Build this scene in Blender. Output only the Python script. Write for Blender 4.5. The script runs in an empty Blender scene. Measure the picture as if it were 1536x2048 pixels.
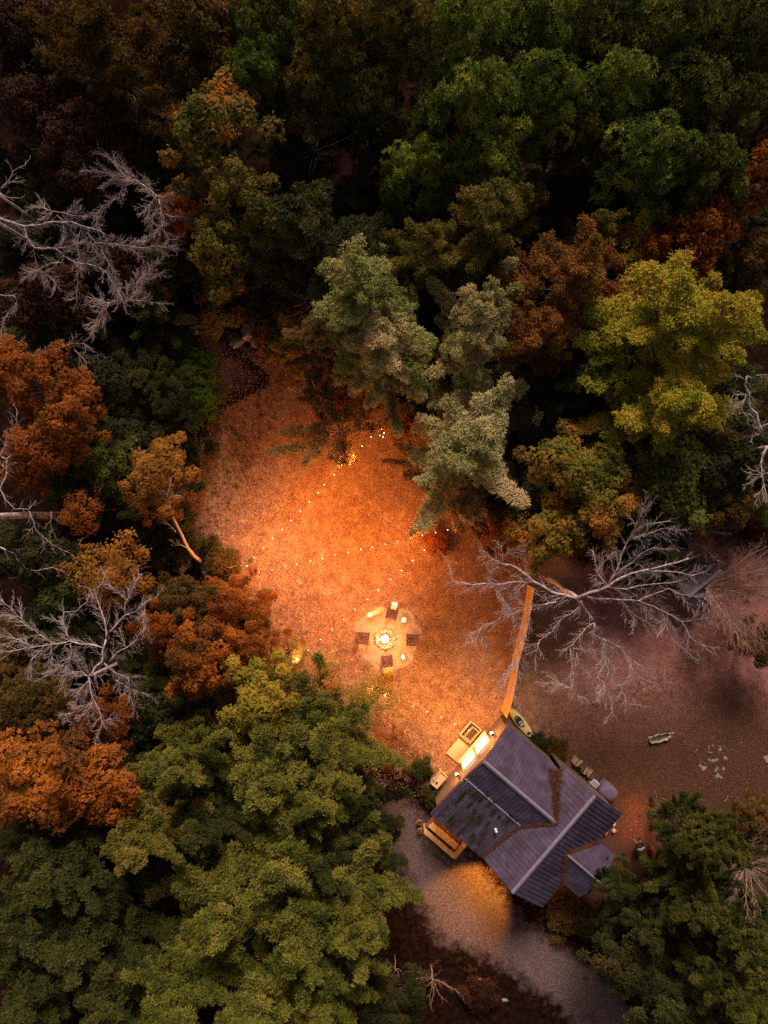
import bpy, bmesh, math, random
import numpy as np
from mathutils import Vector, Matrix, noise

# ------------------------------------------------------------------ camera, sky, light, exposure
sc = bpy.context.scene
COL = sc.collection
FPX = 1368.0      # focal length in photo pixels (photo 1536 x 2048)
CAMH = 48.0       # drone height above the clearing

def P(px, py, z=0.0):
    """world point at height z lying on the sight line of a photo pixel"""
    return Vector(((px-768)/FPX*(CAMH-z), -(py-1024)/FPX*(CAMH-z), z))

cam_d = bpy.data.cameras.new('camera'); cam = bpy.data.objects.new('camera', cam_d); COL.objects.link(cam)
cam.location = (0, 0, CAMH); cam.rotation_euler = (0, 0, 0)
cam_d.sensor_fit = 'VERTICAL'; cam_d.sensor_height = 36; cam_d.lens = 36*FPX/2048
cam_d.clip_start = 0.5; cam_d.clip_end = 3000
sc.camera = cam

SUN_EL, SUN_ROT = math.radians(37.0), math.radians(4)     # light comes from the north, top of the picture
world = bpy.data.worlds.new('World'); sc.world = world; world.use_nodes = True
wn = world.node_tree; wn.nodes.clear()
sky = wn.nodes.new('ShaderNodeTexSky'); sky.sky_type = 'NISHITA'; sky.sun_disc = False
sky.sun_elevation = SUN_EL; sky.sun_rotation = SUN_ROT; sky.dust_density = 2.0
mx = wn.nodes.new('ShaderNodeMix'); mx.data_type = 'RGBA'; mx.blend_type = 'MULTIPLY'; mx.inputs[0].default_value = 1.0
mx.inputs[7].default_value = (1.0, 0.68, 0.50, 1)
bg = wn.nodes.new('ShaderNodeBackground'); bg.inputs[1].default_value = 0.05
wo = wn.nodes.new('ShaderNodeOutputWorld')
wn.links.new(sky.outputs[0], mx.inputs[6]); wn.links.new(mx.outputs[2], bg.inputs[0]); wn.links.new(bg.outputs[0], wo.inputs[0])

sun_d = bpy.data.lights.new('sun', 'SUN'); sun_d.energy = 1.9; sun_d.angle = math.radians(14); sun_d.color = (1.0, 0.84, 0.76)
sun = bpy.data.objects.new('sun', sun_d); COL.objects.link(sun)
_dir = Vector((math.sin(SUN_ROT)*math.cos(SUN_EL), math.cos(SUN_ROT)*math.cos(SUN_EL), math.sin(SUN_EL)))
sun.rotation_euler = _dir.to_track_quat('Z', 'Y').to_euler()

sc.view_settings.view_transform = 'Standard'; sc.view_settings.look = 'None'
sc.view_settings.gamma = 1; sc.view_settings.use_curve_mapping = False
sc.view_settings.exposure = 1.15
sc.render.engine = 'CYCLES'
sc.cycles.max_bounces = 5; sc.cycles.diffuse_bounces = 3; sc.cycles.glossy_bounces = 2; sc.cycles.transmission_bounces = 3
sc.cycles.use_denoising = False
sc.cycles.sample_clamp_indirect = 4

rnd = random.Random(11)

# ------------------------------------------------------------------ helpers
def tag(o, label=None, cat=None, group=None, kind=None):
    if label: o['label'] = label
    if cat: o['category'] = cat
    if group: o['group'] = group
    if kind: o['kind'] = kind
    return o

def empty(name, loc=(0, 0, 0), rz=0.0, label=None, cat=None, group=None):
    o = bpy.data.objects.new(name, None); COL.objects.link(o)
    o.location = loc; o.rotation_euler = (0, 0, rz); o.empty_display_size = 0.2
    return tag(o, label, cat, group)

def link(name, me, mat=None, parent=None, loc=None, rot=None, scl=None):
    o = bpy.data.objects.new(name, me); COL.objects.link(o)
    if mat is not None:
        if len(me.materials) == 0: me.materials.append(mat)
        if me.materials[0] is not mat:
            o.material_slots[0].link = 'OBJECT'; o.material_slots[0].material = mat
    if parent is not None: o.parent = parent
    if loc is not None: o.location = loc
    if rot is not None: o.rotation_euler = rot
    if scl is not None: o.scale = scl
    return o

def np_mesh(name, verts, faces, tint=None, smooth=False):
    """verts (n,3), faces (m,k) with one k; tint per vertex"""
    me = bpy.data.meshes.new(name)
    verts = np.asarray(verts, dtype=np.float32); faces = np.asarray(faces, dtype=np.int32)
    m, k = faces.shape
    me.vertices.add(len(verts)); me.vertices.foreach_set('co', verts.ravel())
    me.loops.add(m*k); me.loops.foreach_set('vertex_index', faces.ravel())
    me.polygons.add(m); me.polygons.foreach_set('loop_start', np.arange(0, m*k, k, dtype=np.int32))
    me.polygons.foreach_set('use_smooth', np.full(m, smooth, dtype=bool))
    if tint is not None:
        a = me.attributes.new('tint', 'FLOAT', 'POINT'); a.data.foreach_set('value', np.asarray(tint, dtype=np.float32))
    me.update(calc_edges=True)
    return me

class MB:
    """collects polygons of mixed size into one mesh"""
    def __init__(s): s.v = []; s.f = []
    def add(s, vs, fs):
        n = len(s.v); s.v += [tuple(v) for v in vs]; s.f += [tuple(i+n for i in f) for f in fs]; return s
    def box(s, x0, x1, y0, y1, z0, z1, M=None, bev=0.0):
        if bev > 0:
            bm = bmesh.new(); bmesh.ops.create_cube(bm, size=1)
            bmesh.ops.scale(bm, vec=(x1-x0, y1-y0, z1-z0), verts=bm.verts)
            bmesh.ops.translate(bm, vec=((x0+x1)/2, (y0+y1)/2, (z0+z1)/2), verts=bm.verts)
            bmesh.ops.bevel(bm, geom=bm.edges[:], offset=bev, segments=1, affect='EDGES')
            vs = [v.co.copy() for v in bm.verts]; fs = [[v.index for v in f.verts] for f in bm.faces]; bm.free()
        else:
            vs = [Vector((x, y, z)) for z in (z0, z1) for y in (y0, y1) for x in (x0, x1)]
            fs = [(0, 2, 3, 1), (4, 5, 7, 6), (0, 1, 5, 4), (2, 6, 7, 3), (0, 4, 6, 2), (1, 3, 7, 5)]
        if M is not None: vs = [M @ v for v in vs]
        return s.add(vs, fs)
    def tube(s, pts, rad, n=6, caps=True):
        pts = [Vector(p) for p in pts]; k = len(pts)
        if not hasattr(rad, '__len__'): rad = [rad]*k
        t0 = (pts[1]-pts[0]).normalized()
        up = Vector((0, 0, 1)) if abs(t0.z) < .9 else Vector((1, 0, 0))
        a = t0.cross(up).normalized(); vs = []
        for i in range(k):
            t = (pts[min(i+1, k-1)]-pts[max(i-1, 0)]).normalized()
            a = (a - t*a.dot(t)).normalized(); b = t.cross(a)
            for j in range(n):
                q = 2*math.pi*j/n; vs.append(pts[i]+(a*math.cos(q)+b*math.sin(q))*rad[i])
        fs = [(i*n+j, i*n+(j+1) % n, (i+1)*n+(j+1) % n, (i+1)*n+j) for i in range(k-1) for j in range(n)]
        if caps: fs += [tuple(range(n))[::-1], tuple((k-1)*n+j for j in range(n))]
        return s.add(vs, fs)
    def lathe(s, prof, n=16, c=(0, 0, 0), sx=1, sy=1):
        c = Vector(c); vs = []; fs = []
        for r, z in prof:
            for j in range(n):
                q = 2*math.pi*j/n; vs.append(c+Vector((r*sx*math.cos(q), r*sy*math.sin(q), z)))
        for i in range(len(prof)-1):
            for j in range(n): fs.append((i*n+j, i*n+(j+1) % n, (i+1)*n+(j+1) % n, (i+1)*n+j))
        fs += [tuple(range(n))[::-1], tuple((len(prof)-1)*n+j for j in range(n))]
        return s.add(vs, fs)
    def mesh(s, name, smooth=False):
        me = bpy.data.meshes.new(name); me.from_pydata(s.v, [], s.f); me.update()
        if smooth: me.polygons.foreach_set('use_smooth', [True]*len(me.polygons))
        return me
    def build(s, name, mat, parent=None, smooth=False, **k): return link(name, s.mesh(name, smooth), mat, parent, **k)

# ------------------------------------------------------------------ materials
def newmat(name):
    m = bpy.data.materials.new(name); m.use_nodes = True
    nt = m.node_tree; b = nt.nodes['Principled BSDF']; return m, nt, b

def N(nt, t, **k):
    n = nt.nodes.new(t)
    for a, v in k.items(): setattr(n, a, v)
    return n

def ramp(nt, cols, pos=None):
    r = N(nt, 'ShaderNodeValToRGB'); e = r.color_ramp.elements
    while len(e) < len(cols): e.new(0.5)
    for i, c in enumerate(cols):
        e[i].position = (pos[i] if pos else i/(len(cols)-1)); e[i].color = (*c, 1)
    return r

def solid(name, cols, scale=3.0, rough=0.7, metal=0.0, bump=0.0, bscale=None, stretch=None, pos=None, detail=6, spec=0.3):
    m, nt, b = newmat(name)
    tc = N(nt, 'ShaderNodeTexCoord'); mp = N(nt, 'ShaderNodeMapping')
    if stretch: mp.inputs['Scale'].default_value = stretch
    nt.links.new(tc.outputs['Object'], mp.inputs[0])
    nz = N(nt, 'ShaderNodeTexNoise'); nz.inputs['Scale'].default_value = scale; nz.inputs['Detail'].default_value = detail
    nz.inputs['Roughness'].default_value = 0.65
    nt.links.new(mp.outputs[0], nz.inputs[0])
    if pos is None: pos = [0.32+0.36*i/(max(1, len(cols)-1)) for i in range(len(cols))]
    r = ramp(nt, cols, pos); nt.links.new(nz.outputs[0], r.inputs[0]); nt.links.new(r.outputs[0], b.inputs['Base Color'])
    b.inputs['Roughness'].default_value = rough; b.inputs['Metallic'].default_value = metal
    b.inputs['Specular IOR Level'].default_value = spec
    if bump:
        n2 = N(nt, 'ShaderNodeTexNoise'); n2.inputs['Scale'].default_value = bscale or scale*6; n2.inputs['Detail'].default_value = 5
        nt.links.new(mp.outputs[0], n2.inputs[0])
        bp = N(nt, 'ShaderNodeBump'); bp.inputs['Strength'].default_value = bump; bp.inputs['Distance'].default_value = 0.03
        nt.links.new(n2.outputs[0], bp.inputs['Height']); nt.links.new(bp.outputs[0], b.inputs['Normal'])
    return m

def emit(name, col, st):
    m, nt, b = newmat(name)
    b.inputs['Base Color'].default_value = (*[min(1, c) for c in col], 1)
    b.inputs['Emission Color'].default_value = (*col, 1); b.inputs['Emission Strength'].default_value = st
    return m

def foliage(name, cols, transl=0.25, patch=0.5, pos=None):
    """leaf colours follow a per-leaf tint and slow patches of real colour change over the crown"""
    m, nt, b = newmat(name)
    at = N(nt, 'ShaderNodeAttribute'); at.attribute_name = 'tint'
    g = N(nt, 'ShaderNodeNewGeometry'); nz = N(nt, 'ShaderNodeTexNoise'); nz.inputs['Scale'].default_value = 0.45; nz.inputs['Detail'].default_value = 3
    nt.links.new(g.outputs['Position'], nz.inputs[0])
    ms = N(nt, 'ShaderNodeMapRange'); ms.inputs[1].default_value = 0.3; ms.inputs[2].default_value = 0.7
    nt.links.new(nz.outputs[0], ms.inputs[0])
    mi = N(nt, 'ShaderNodeMix'); mi.inputs[0].default_value = patch
    nt.links.new(at.outputs['Fac'], mi.inputs[2]); nt.links.new(ms.outputs[0], mi.inputs[3])
    r = ramp(nt, cols, pos); nt.links.new(mi.outputs[0], r.inputs[0])
    nt.links.new(r.outputs[0], b.inputs['Base Color'])
    b.inputs['Roughness'].default_value = 0.5; b.inputs['Specular IOR Level'].default_value = 0.12
    tr = N(nt, 'ShaderNodeBsdfTranslucent'); nt.links.new(r.outputs[0], tr.inputs[0])
    mxs = N(nt, 'ShaderNodeMixShader'); mxs.inputs[0].default_value = transl
    nt.links.new(b.outputs[0], mxs.inputs[1]); nt.links.new(tr.outputs[0], mxs.inputs[2])
    nt.links.new(mxs.outputs[0], nt.nodes['Material Output'].inputs[0])
    return m

M = {}
M['bark'] = solid('dark_bark', [(.045, .03, .022), (.11, .08, .06)], 9, .9, bump=.5, stretch=(1, 1, .25))
M['greybark'] = solid('grey_bark', [(.12, .09, .08), (.44, .35, .33), (.72, .60, .56)], 5, .85, bump=.3)
M['twig'] = solid('grey_mauve_twigs', [(.22, .16, .15), (.50, .40, .385)], 3, .85)
M['redtwig'] = solid('red_brown_twig', [(.20, .10, .08), (.36, .22, .18)], 5, .85)
M['birch'] = solid('birch_bark', [(.06, .04, .035), (.50, .40, .33), (.72, .60, .50)], 14, .7, stretch=(1, 1, 3), pos=[.36, .44, .7])
M['deadwood'] = solid('dead_wood', [(.16, .09, .065), (.42, .28, .2)], 6, .85)
M['roof'] = solid('grey_violet_metal_roofing', [(.065, .048, .052), (.092, .068, .108), (.142, .108, .165)], 1.1, .42, metal=.35, bump=.05, bscale=40)
M['roofcap'] = solid('roof_cap_metal', [(.22, .19, .24), (.30, .26, .32)], 4, .4, metal=.4)
M['wall'] = solid('dark_board_siding', [(.10, .065, .045), (.17, .11, .075)], 4, .8, stretch=(6, 6, .6))
M['trim'] = solid('pale_timber_trim', [(.42, .30, .18), (.58, .43, .27)], 5, .7)
M['deck'] = solid('red_brown_deck_boards', [(.16, .055, .03), (.28, .10, .05)], 7, .7, bump=.2)
M['rail'] = solid('light_pine_rail', [(.42, .26, .11), (.62, .42, .20)], 6, .7, bump=.2)
M['fence'] = solid('cedar_fence_boards', [(.34, .17, .06), (.50, .28, .11), (.58, .36, .16)], 3, .75, bump=.3, stretch=(1, 1, .4))
M['chair'] = solid('maroon_painted_wood', [(.075, .03, .028), (.13, .05, .045)], 8, .6)
M['white'] = solid('white_cloth', [(.72, .70, .66), (.82, .80, .77)], 5, .9)
M['yellow'] = solid('mustard_blanket', [(.34, .19, .04), (.44, .26, .07)], 6, .95, bump=.3)
M['stone'] = solid('pink_grey_stone', [(.15, .11, .09), (.27, .21, .18), (.38, .31, .27)], 4, .85, bump=.5)
M['soot'] = solid('charred_stone', [(.05, .035, .03), (.22, .14, .10)], 5, .9, bump=.4)
M['ash'] = solid('ash_and_embers', [(.05, .03, .02), (.24, .13, .07)], 9, .95)
M['black'] = solid('black_plastic', [(.012, .012, .013), (.03, .03, .03)], 5, .5)
M['kayak'] = solid('yellow_kayak_plastic', [(.50, .36, .11), (.62, .47, .20)], 2, .4)
M['seatgrey'] = solid('grey_seat_padding', [(.25, .25, .27), (.36, .36, .38)], 5, .8)
M['cover'] = solid('violet_grey_cover', [(.10, .075, .12), (.15, .115, .17)], 3, .75, bump=.3)
M['iron'] = solid('dark_iron', [(.03, .03, .033), (.07, .065, .065)], 8, .5, metal=.6)
M['steel'] = solid('pale_metal', [(.50, .48, .46), (.65, .62, .6)], 8, .45, metal=.3)
M['board'] = solid('ochre_painted_board', [(.36, .24, .13), (.42, .29, .16)], 2, .7)
M['darkroof'] = solid('dark_shed_roofing', [(.035, .03, .04), (.07, .06, .075)], 2, .55, bump=.2)
M['log'] = solid('split_log', [(.20, .11, .06), (.42, .27, .15)], 6, .85, bump=.3)
M['paleLog'] = solid('weathered_pale_log', [(.14, .10, .07), (.42, .38, .31)], 5, .9, bump=.4)
M['red'] = solid('red_plastic', [(.42, .05, .03), (.55, .09, .05)], 4, .5)
M['bulb'] = emit('warm_bulb_glow', (1.0, .80, .52), 4.5)
M['lantern'] = emit('lantern_glow', (1.0, .84, .62), 9)
M['window'] = emit('lit_window_glass', (1.0, .78, .55), 3.2)
M['flame'] = emit('flame_glow', (1.0, .72, .38), 14)
M['ember'] = emit('ember_glow', (1.0, .25, .04), 3)

# foliage palettes: leaf colours; dark ones put frame-edge shade into the colour
F = {}
F['oak'] = foliage('oak_leaves', [(.025, .045, .006), (.095, .14, .016), (.22, .26, .03), (.42, .38, .06)], .2, .3, [0, .4, .75, 1])
F['oakdark'] = foliage('dark_oak_leaves', [(.014, .024, .004), (.05, .068, .009), (.12, .13, .018), (.22, .19, .03)], .2, .3)
F['oakolive'] = foliage('olive_oak_leaves', [(.03, .035, .006), (.085, .08, .01), (.17, .13, .018), (.30, .16, .03)], .2, .45)
F['redtip'] = foliage('red_tipped_leaves', [(0.056, 0.0683, 0.00744), (0.112, 0.105, 0.0112), (0.213, 0.126, 0.0155), (0.448, 0.126, 0.0217)], .2, .65, [0, .45, .62, .85])
F['pine'] = foliage('pine_needles_green', [(.026, .038, .006), (.085, .096, .014), (.19, .185, .027), (.34, .265, .055)], .15, .35)
F['pinedim'] = foliage('pine_needles_green_shade_dimmed', [(.012, .02, .004), (.035, .045, .008), (.09, .095, .016), (.19, .16, .035)], .15, .35)  # dimmed copy of the green needles, south east gloom put into the colour
F['pinetip'] = foliage('pine_needles_pale_green', [(.09, .13, .03), (.20, .24, .06), (.36, .36, .11), (.52, .38, .19)], .15, .4)
F['pinedark'] = foliage('pine_needles_shade_darkened', [(.014, .022, .006), (.035, .045, .009), (.07, .075, .015), (.12, .10, .025)], .15, .35)  # needle colour darkened to carry the dim frame corners
F['pinepale'] = foliage('pine_needles_pale_bulb_warmed', [(.14, .16, .04), (.31, .30, .10), (.54, .46, .20), (.70, .49, .28)], .15, .4)  # pale needles, with the pink warmth of the string lights painted in
F['pineyel'] = foliage('pine_needles_yellow_green', [(.13, .15, .010), (.28, .28, .02), (.46, .38, .035), (.62, .38, .06)], .2, .35)
F['pineolive'] = foliage('pine_needles_olive', [(.06, .065, .012), (.14, .135, .02), (.27, .21, .04), (.44, .24, .07)], .15, .45)
F['pinered'] = foliage('pine_needles_rusty', [(0.101, 0.0788, 0.0155), (0.202, 0.116, 0.0217), (0.325, 0.137, 0.031), (0.403, 0.147, 0.0434)], .15, .5)
F['pinehaze'] = foliage('thin_dusty_pine_needles', [(0.157, 0.126, 0.0372), (0.246, 0.179, 0.0558), (0.314, 0.189, 0.0682), (0.336, 0.179, 0.0744)], .2, .4)
F['orange'] = foliage('orange_maple_leaves', [(.045, .035, .006), (.15, .055, .008), (.38, .115, .014), (.56, .20, .028)], .25, .65)
F['orangedark'] = foliage('rust_maple_leaves', [(0.112, 0.0368, 0.0062), (0.213, 0.063, 0.00868), (0.325, 0.0945, 0.0124), (0.403, 0.126, 0.0186)], .3, .45)
F['brownred'] = foliage('maroon_leaves_shade_darkened', [(.016, .007, .003), (.035, .013, .006), (.06, .02, .008), (.10, .035, .012)], .25, .45)  # maroon leaves, darkened in colour for the dim upper left corner
F['brown'] = foliage('olive_brown_leaves', [(.025, .022, .005), (.065, .045, .008), (.13, .075, .012), (.24, .10, .018)], .25, .5)
F['amber'] = foliage('amber_leaves', [(.12, .05, .008), (.26, .11, .014), (.38, .17, .025), (.50, .25, .045)], .3, .45)
F['mixed'] = foliage('green_and_orange_leaves', [(0.0896, 0.105, 0.0124), (0.168, 0.158, 0.0186), (0.314, 0.168, 0.0248), (0.47, 0.158, 0.031)], .25, .6)
F['yelgreen'] = foliage('yellow_green_maple_leaves', [(0.134, 0.147, 0.0124), (0.269, 0.231, 0.0217), (0.426, 0.294, 0.031), (0.582, 0.273, 0.0496)], .3, .55)
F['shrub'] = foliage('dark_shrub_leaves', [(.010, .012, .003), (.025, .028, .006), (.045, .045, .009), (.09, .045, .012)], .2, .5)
F['moss'] = foliage('bright_green_juniper', [(0.0336, 0.084, 0.00744), (0.0616, 0.126, 0.0112), (0.084, 0.147, 0.0155), (0.101, 0.126, 0.0186)], .2, .4)
F['litter'] = foliage('fallen_leaf_litter', [(.08, .03, .014), (.24, .11, .055), (.40, .22, .13), (.66, .47, .34)], 0, .15)
F['needle'] = foliage('fallen_pine_needles', [(.05, .02, .012), (.085, .034, .018), (.13, .05, .024), (.18, .075, .035)], 0, .3)
F['grass'] = foliage('autumn_grass', [(0.0672, 0.063, 0.0093), (0.123, 0.0945, 0.0155), (0.19, 0.116, 0.0248), (0.246, 0.126, 0.0372)], .1, .7)
# ------------------------------------------------------------------ ground
def ground_material():
    m, nt, b = newmat('leaf_strewn_earth')
    g = N(nt, 'ShaderNodeNewGeometry')
    def nz(s, d=6, r=.6):
        n = N(nt, 'ShaderNodeTexNoise'); n.inputs['Scale'].default_value = s; n.inputs['Detail'].default_value = d; n.inputs['Roughness'].default_value = r
        nt.links.new(g.outputs['Position'], n.inputs[0]); return n
    big, mid, fine = nz(.16, 4), nz(1.2, 9, .72), nz(9, 6, .8)
    r1 = ramp(nt, [(.11, .045, .022), (.29, .13, .055), (.52, .29, .14)], [.37, .5, .63]); nt.links.new(mid.outputs[0], r1.inputs[0])
    r2 = ramp(nt, [(.10, .036, .02), (.30, .14, .07), (.56, .34, .20)], [.34, .5, .68]); nt.links.new(fine.outputs[0], r2.inputs[0])
    mi = N(nt, 'ShaderNodeMix'); mi.data_type = 'RGBA'; mi.inputs[0].default_value = .5
    nt.links.new(r1.outputs[0], mi.inputs[6]); nt.links.new(r2.outputs[0], mi.inputs[7])
    # duller, darker turf on the east lawn and forest duff further off
    sp = N(nt, 'ShaderNodeSeparateXYZ'); nt.links.new(g.outputs['Position'], sp.inputs[0])
    wob = N(nt, 'ShaderNodeMath', operation='MULTIPLY_ADD'); wob.inputs[1].default_value = 7.0
    nt.links.new(big.outputs[0], wob.inputs[0]); nt.links.new(sp.outputs[0], wob.inputs[2])
    mr = N(nt, 'ShaderNodeMapRange'); mr.inputs[1].default_value = 12.5; mr.inputs[2].default_value = 19
    nt.links.new(wob.outputs[0], mr.inputs[0])
    av = N(nt, 'ShaderNodeMath', operation='MULTIPLY_ADD'); av.inputs[1].default_value = .6; a2 = N(nt, 'ShaderNodeMath', operation='MULTIPLY'); a2.inputs[1].default_value = .4
    nt.links.new(mid.outputs[0], a2.inputs[0]); nt.links.new(fine.outputs[0], av.inputs[0]); nt.links.new(a2.outputs[0], av.inputs[2])
    r3 = ramp(nt, [(.09, .030, .022), (.24, .10, .08), (.40, .21, .175)], [.36, .5, .66]); nt.links.new(av.outputs[0], r3.inputs[0])
    m2 = N(nt, 'ShaderNodeMix'); m2.data_type = 'RGBA'
    nt.links.new(mr.outputs[0], m2.inputs[0]); nt.links.new(mi.outputs[2], m2.inputs[6]); nt.links.new(r3.outputs[0], m2.inputs[7])
    # south east part: dark soil
    wy = N(nt, 'ShaderNodeMath', operation='MULTIPLY_ADD'); wy.inputs[1].default_value = 8.0
    nt.links.new(big.outputs[0], wy.inputs[0]); nt.links.new(sp.outputs[1], wy.inputs[2])
    my = N(nt, 'ShaderNodeMapRange'); my.inputs[1].default_value = -12.5; my.inputs[2].default_value = -7.5; my.inputs[3].default_value = 1; my.inputs[4].default_value = 0
    nt.links.new(wy.outputs[0], my.inputs[0])
    cmb = N(nt, 'ShaderNodeMath', operation='MULTIPLY'); nt.links.new(mr.outputs[0], cmb.inputs[0]); nt.links.new(my.outputs[0], cmb.inputs[1])
    r4 = ramp(nt, [(.045, .020, .015), (.09, .042, .028), (.15, .075, .05)], [.3, .5, .7]); nt.links.new(fine.outputs[0], r4.inputs[0])
    m3 = N(nt, 'ShaderNodeMix'); m3.data_type = 'RGBA'
    nt.links.new(cmb.outputs[0], m3.inputs[0]); nt.links.new(m2.outputs[2], m3.inputs[6]); nt.links.new(r4.outputs[0], m3.inputs[7])
    nt.links.new(m3.outputs[2], b.inputs['Base Color']); b.inputs['Roughness'].default_value = .95; b.inputs['Specular IOR Level'].default_value = .1
    bp = N(nt, 'ShaderNodeBump'); bp.inputs['Strength'].default_value = .7; bp.inputs['Distance'].default_value = .05
    nt.links.new(fine.outputs[0], bp.inputs['Height']); nt.links.new(bp.outputs[0], b.inputs['Normal'])
    return m
M['ground'] = ground_material()
M['duff'] = solid('shade_darkened_duff', [(.006, .003, .002), (.014, .006, .004), (.03, .013, .007)], 2.5, 1.0, bump=.6, spec=0.0)  # floor colour taken near black to carry the shade under the trees
M['gravel'] = solid('violet_grey_gravel', [(.065, .040, .036), (.125, .085, .08), (.22, .16, .15)], 9, .9, bump=.6, bscale=40, detail=8)
M['sand'] = solid('raked_sand', [(.27, .17, .10), (.34, .225, .13), (.42, .29, .175)], 1.6, .9, bump=.3, bscale=25)
M['path'] = solid('trodden_earth_path', [(.10, .055, .042), (.17, .095, .07)], 2, .95, bump=.5)

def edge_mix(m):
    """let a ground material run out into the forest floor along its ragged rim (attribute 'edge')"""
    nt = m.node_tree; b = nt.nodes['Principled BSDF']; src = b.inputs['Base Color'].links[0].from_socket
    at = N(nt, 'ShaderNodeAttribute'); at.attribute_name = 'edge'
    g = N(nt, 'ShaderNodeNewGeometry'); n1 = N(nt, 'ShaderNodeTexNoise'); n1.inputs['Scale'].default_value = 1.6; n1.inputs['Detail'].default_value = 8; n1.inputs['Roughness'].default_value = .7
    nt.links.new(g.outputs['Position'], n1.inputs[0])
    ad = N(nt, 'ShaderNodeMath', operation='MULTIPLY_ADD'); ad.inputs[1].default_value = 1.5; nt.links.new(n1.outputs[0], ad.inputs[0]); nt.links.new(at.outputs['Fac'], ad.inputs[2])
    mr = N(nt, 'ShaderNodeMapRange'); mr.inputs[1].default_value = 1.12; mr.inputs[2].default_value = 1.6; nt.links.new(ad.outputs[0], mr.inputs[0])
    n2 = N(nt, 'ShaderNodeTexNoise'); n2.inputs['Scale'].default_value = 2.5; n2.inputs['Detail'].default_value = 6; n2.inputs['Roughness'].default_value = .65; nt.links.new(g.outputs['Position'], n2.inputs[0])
    r = ramp(nt, [(.006, .003, .002), (.014, .006, .004), (.03, .013, .007)], [.32, .5, .68]); b.inputs['Specular IOR Level'].default_value = 0; b.inputs['Roughness'].default_value = 1; nt.links.new(n2.outputs[0], r.inputs[0])  # rim takes the same shade-darkened floor colour
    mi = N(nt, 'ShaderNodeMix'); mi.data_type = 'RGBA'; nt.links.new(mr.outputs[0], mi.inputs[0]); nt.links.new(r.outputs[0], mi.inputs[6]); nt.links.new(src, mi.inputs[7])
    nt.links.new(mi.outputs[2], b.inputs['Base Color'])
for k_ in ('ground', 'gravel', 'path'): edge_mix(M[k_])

def poly_in(x, y, poly):
    c = np.zeros(x.shape, bool); n = len(poly)
    for i in range(n):
        x1, y1 = poly[i]; x2, y2 = poly[(i+1) % n]
        c ^= ((y1 > y) != (y2 > y)) & (x < (x2-x1)*(y-y1)/(y2-y1+1e-9)+x1)
    return c
def poly_sd(x, y, poly):
    d = np.full(x.shape, 1e9); n = len(poly)
    for i in range(n):
        x1, y1 = poly[i]; x2, y2 = poly[(i+1) % n]; ex, ey = x2-x1, y2-y1
        t = np.clip(((x-x1)*ex+(y-y1)*ey)/(ex*ex+ey*ey+1e-9), 0, 1); d = np.minimum(d, np.hypot(x-x1-t*ex, y-y1-t*ey))
    return np.where(poly_in(x, y, poly), d, -d)
def sheet(name, px_poly, z, mat, rim=1.4, st=.4):
    wp = [(P(*q).x, P(*q).y) for q in px_poly]
    gx = np.arange(min(p[0] for p in wp)-rim, max(p[0] for p in wp)+rim+st, st); gy = np.arange(min(p[1] for p in wp)-rim, max(p[1] for p in wp)+rim+st, st)
    X, Y = np.meshgrid(gx, gy); sd = poly_sd(X, Y, wp); nx, ny = len(gx), len(gy)
    i, j = np.meshgrid(np.arange(nx-1), np.arange(ny-1)); i = i.ravel(); j = j.ravel()
    f = np.stack([j*nx+i, j*nx+i+1, (j+1)*nx+i+1, (j+1)*nx+i], 1); keep = (sd.ravel()[f] > -rim).all(1); f = f[keep]
    used = np.unique(f); mp = np.full(nx*ny, -1); mp[used] = np.arange(len(used))
    v = np.stack([X.ravel(), Y.ravel(), np.full(nx*ny, z)], 1)[used]
    me = np_mesh(name, v, mp[f]); at = me.attributes.new('edge', 'FLOAT', 'POINT'); at.data.foreach_set('value', np.clip((sd.ravel()[used]+rim)/(2*rim), 0, 1).astype(np.float32))
    return tag(link(name, me, mat), kind='structure')

# one ground sheet out to the horizon, gently uneven near the clearing
xs = np.concatenate([np.linspace(-900, -60, 10), np.linspace(-50, 50, 101), np.linspace(60, 900, 10)])
ys = np.concatenate([np.linspace(-900, -70, 10), np.linspace(-60, 60, 121), np.linspace(70, 900, 10)])
XX, YY = np.meshgrid(xs, ys)
ZZ = 0.02*np.sin(XX*.9+1)*np.sin(YY*.7) - .03
far = np.clip((np.hypot(XX, YY)-45)/200, 0, 1); ZZ = ZZ + far*(2*np.sin(XX*.02)*np.cos(YY*.017))
gv = np.stack([XX.ravel(), YY.ravel(), ZZ.ravel()], 1); nx = len(xs); ny = len(ys)
ii, jj = np.meshgrid(np.arange(nx-1), np.arange(ny-1)); ii = ii.ravel(); jj = jj.ravel()
gf = np.stack([jj*nx+ii, jj*nx+ii+1, (jj+1)*nx+ii+1, (jj+1)*nx+ii], 1)
gr = link('ground', np_mesh('ground', gv, gf, smooth=True), M['duff']); tag(gr, kind='structure')
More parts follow.
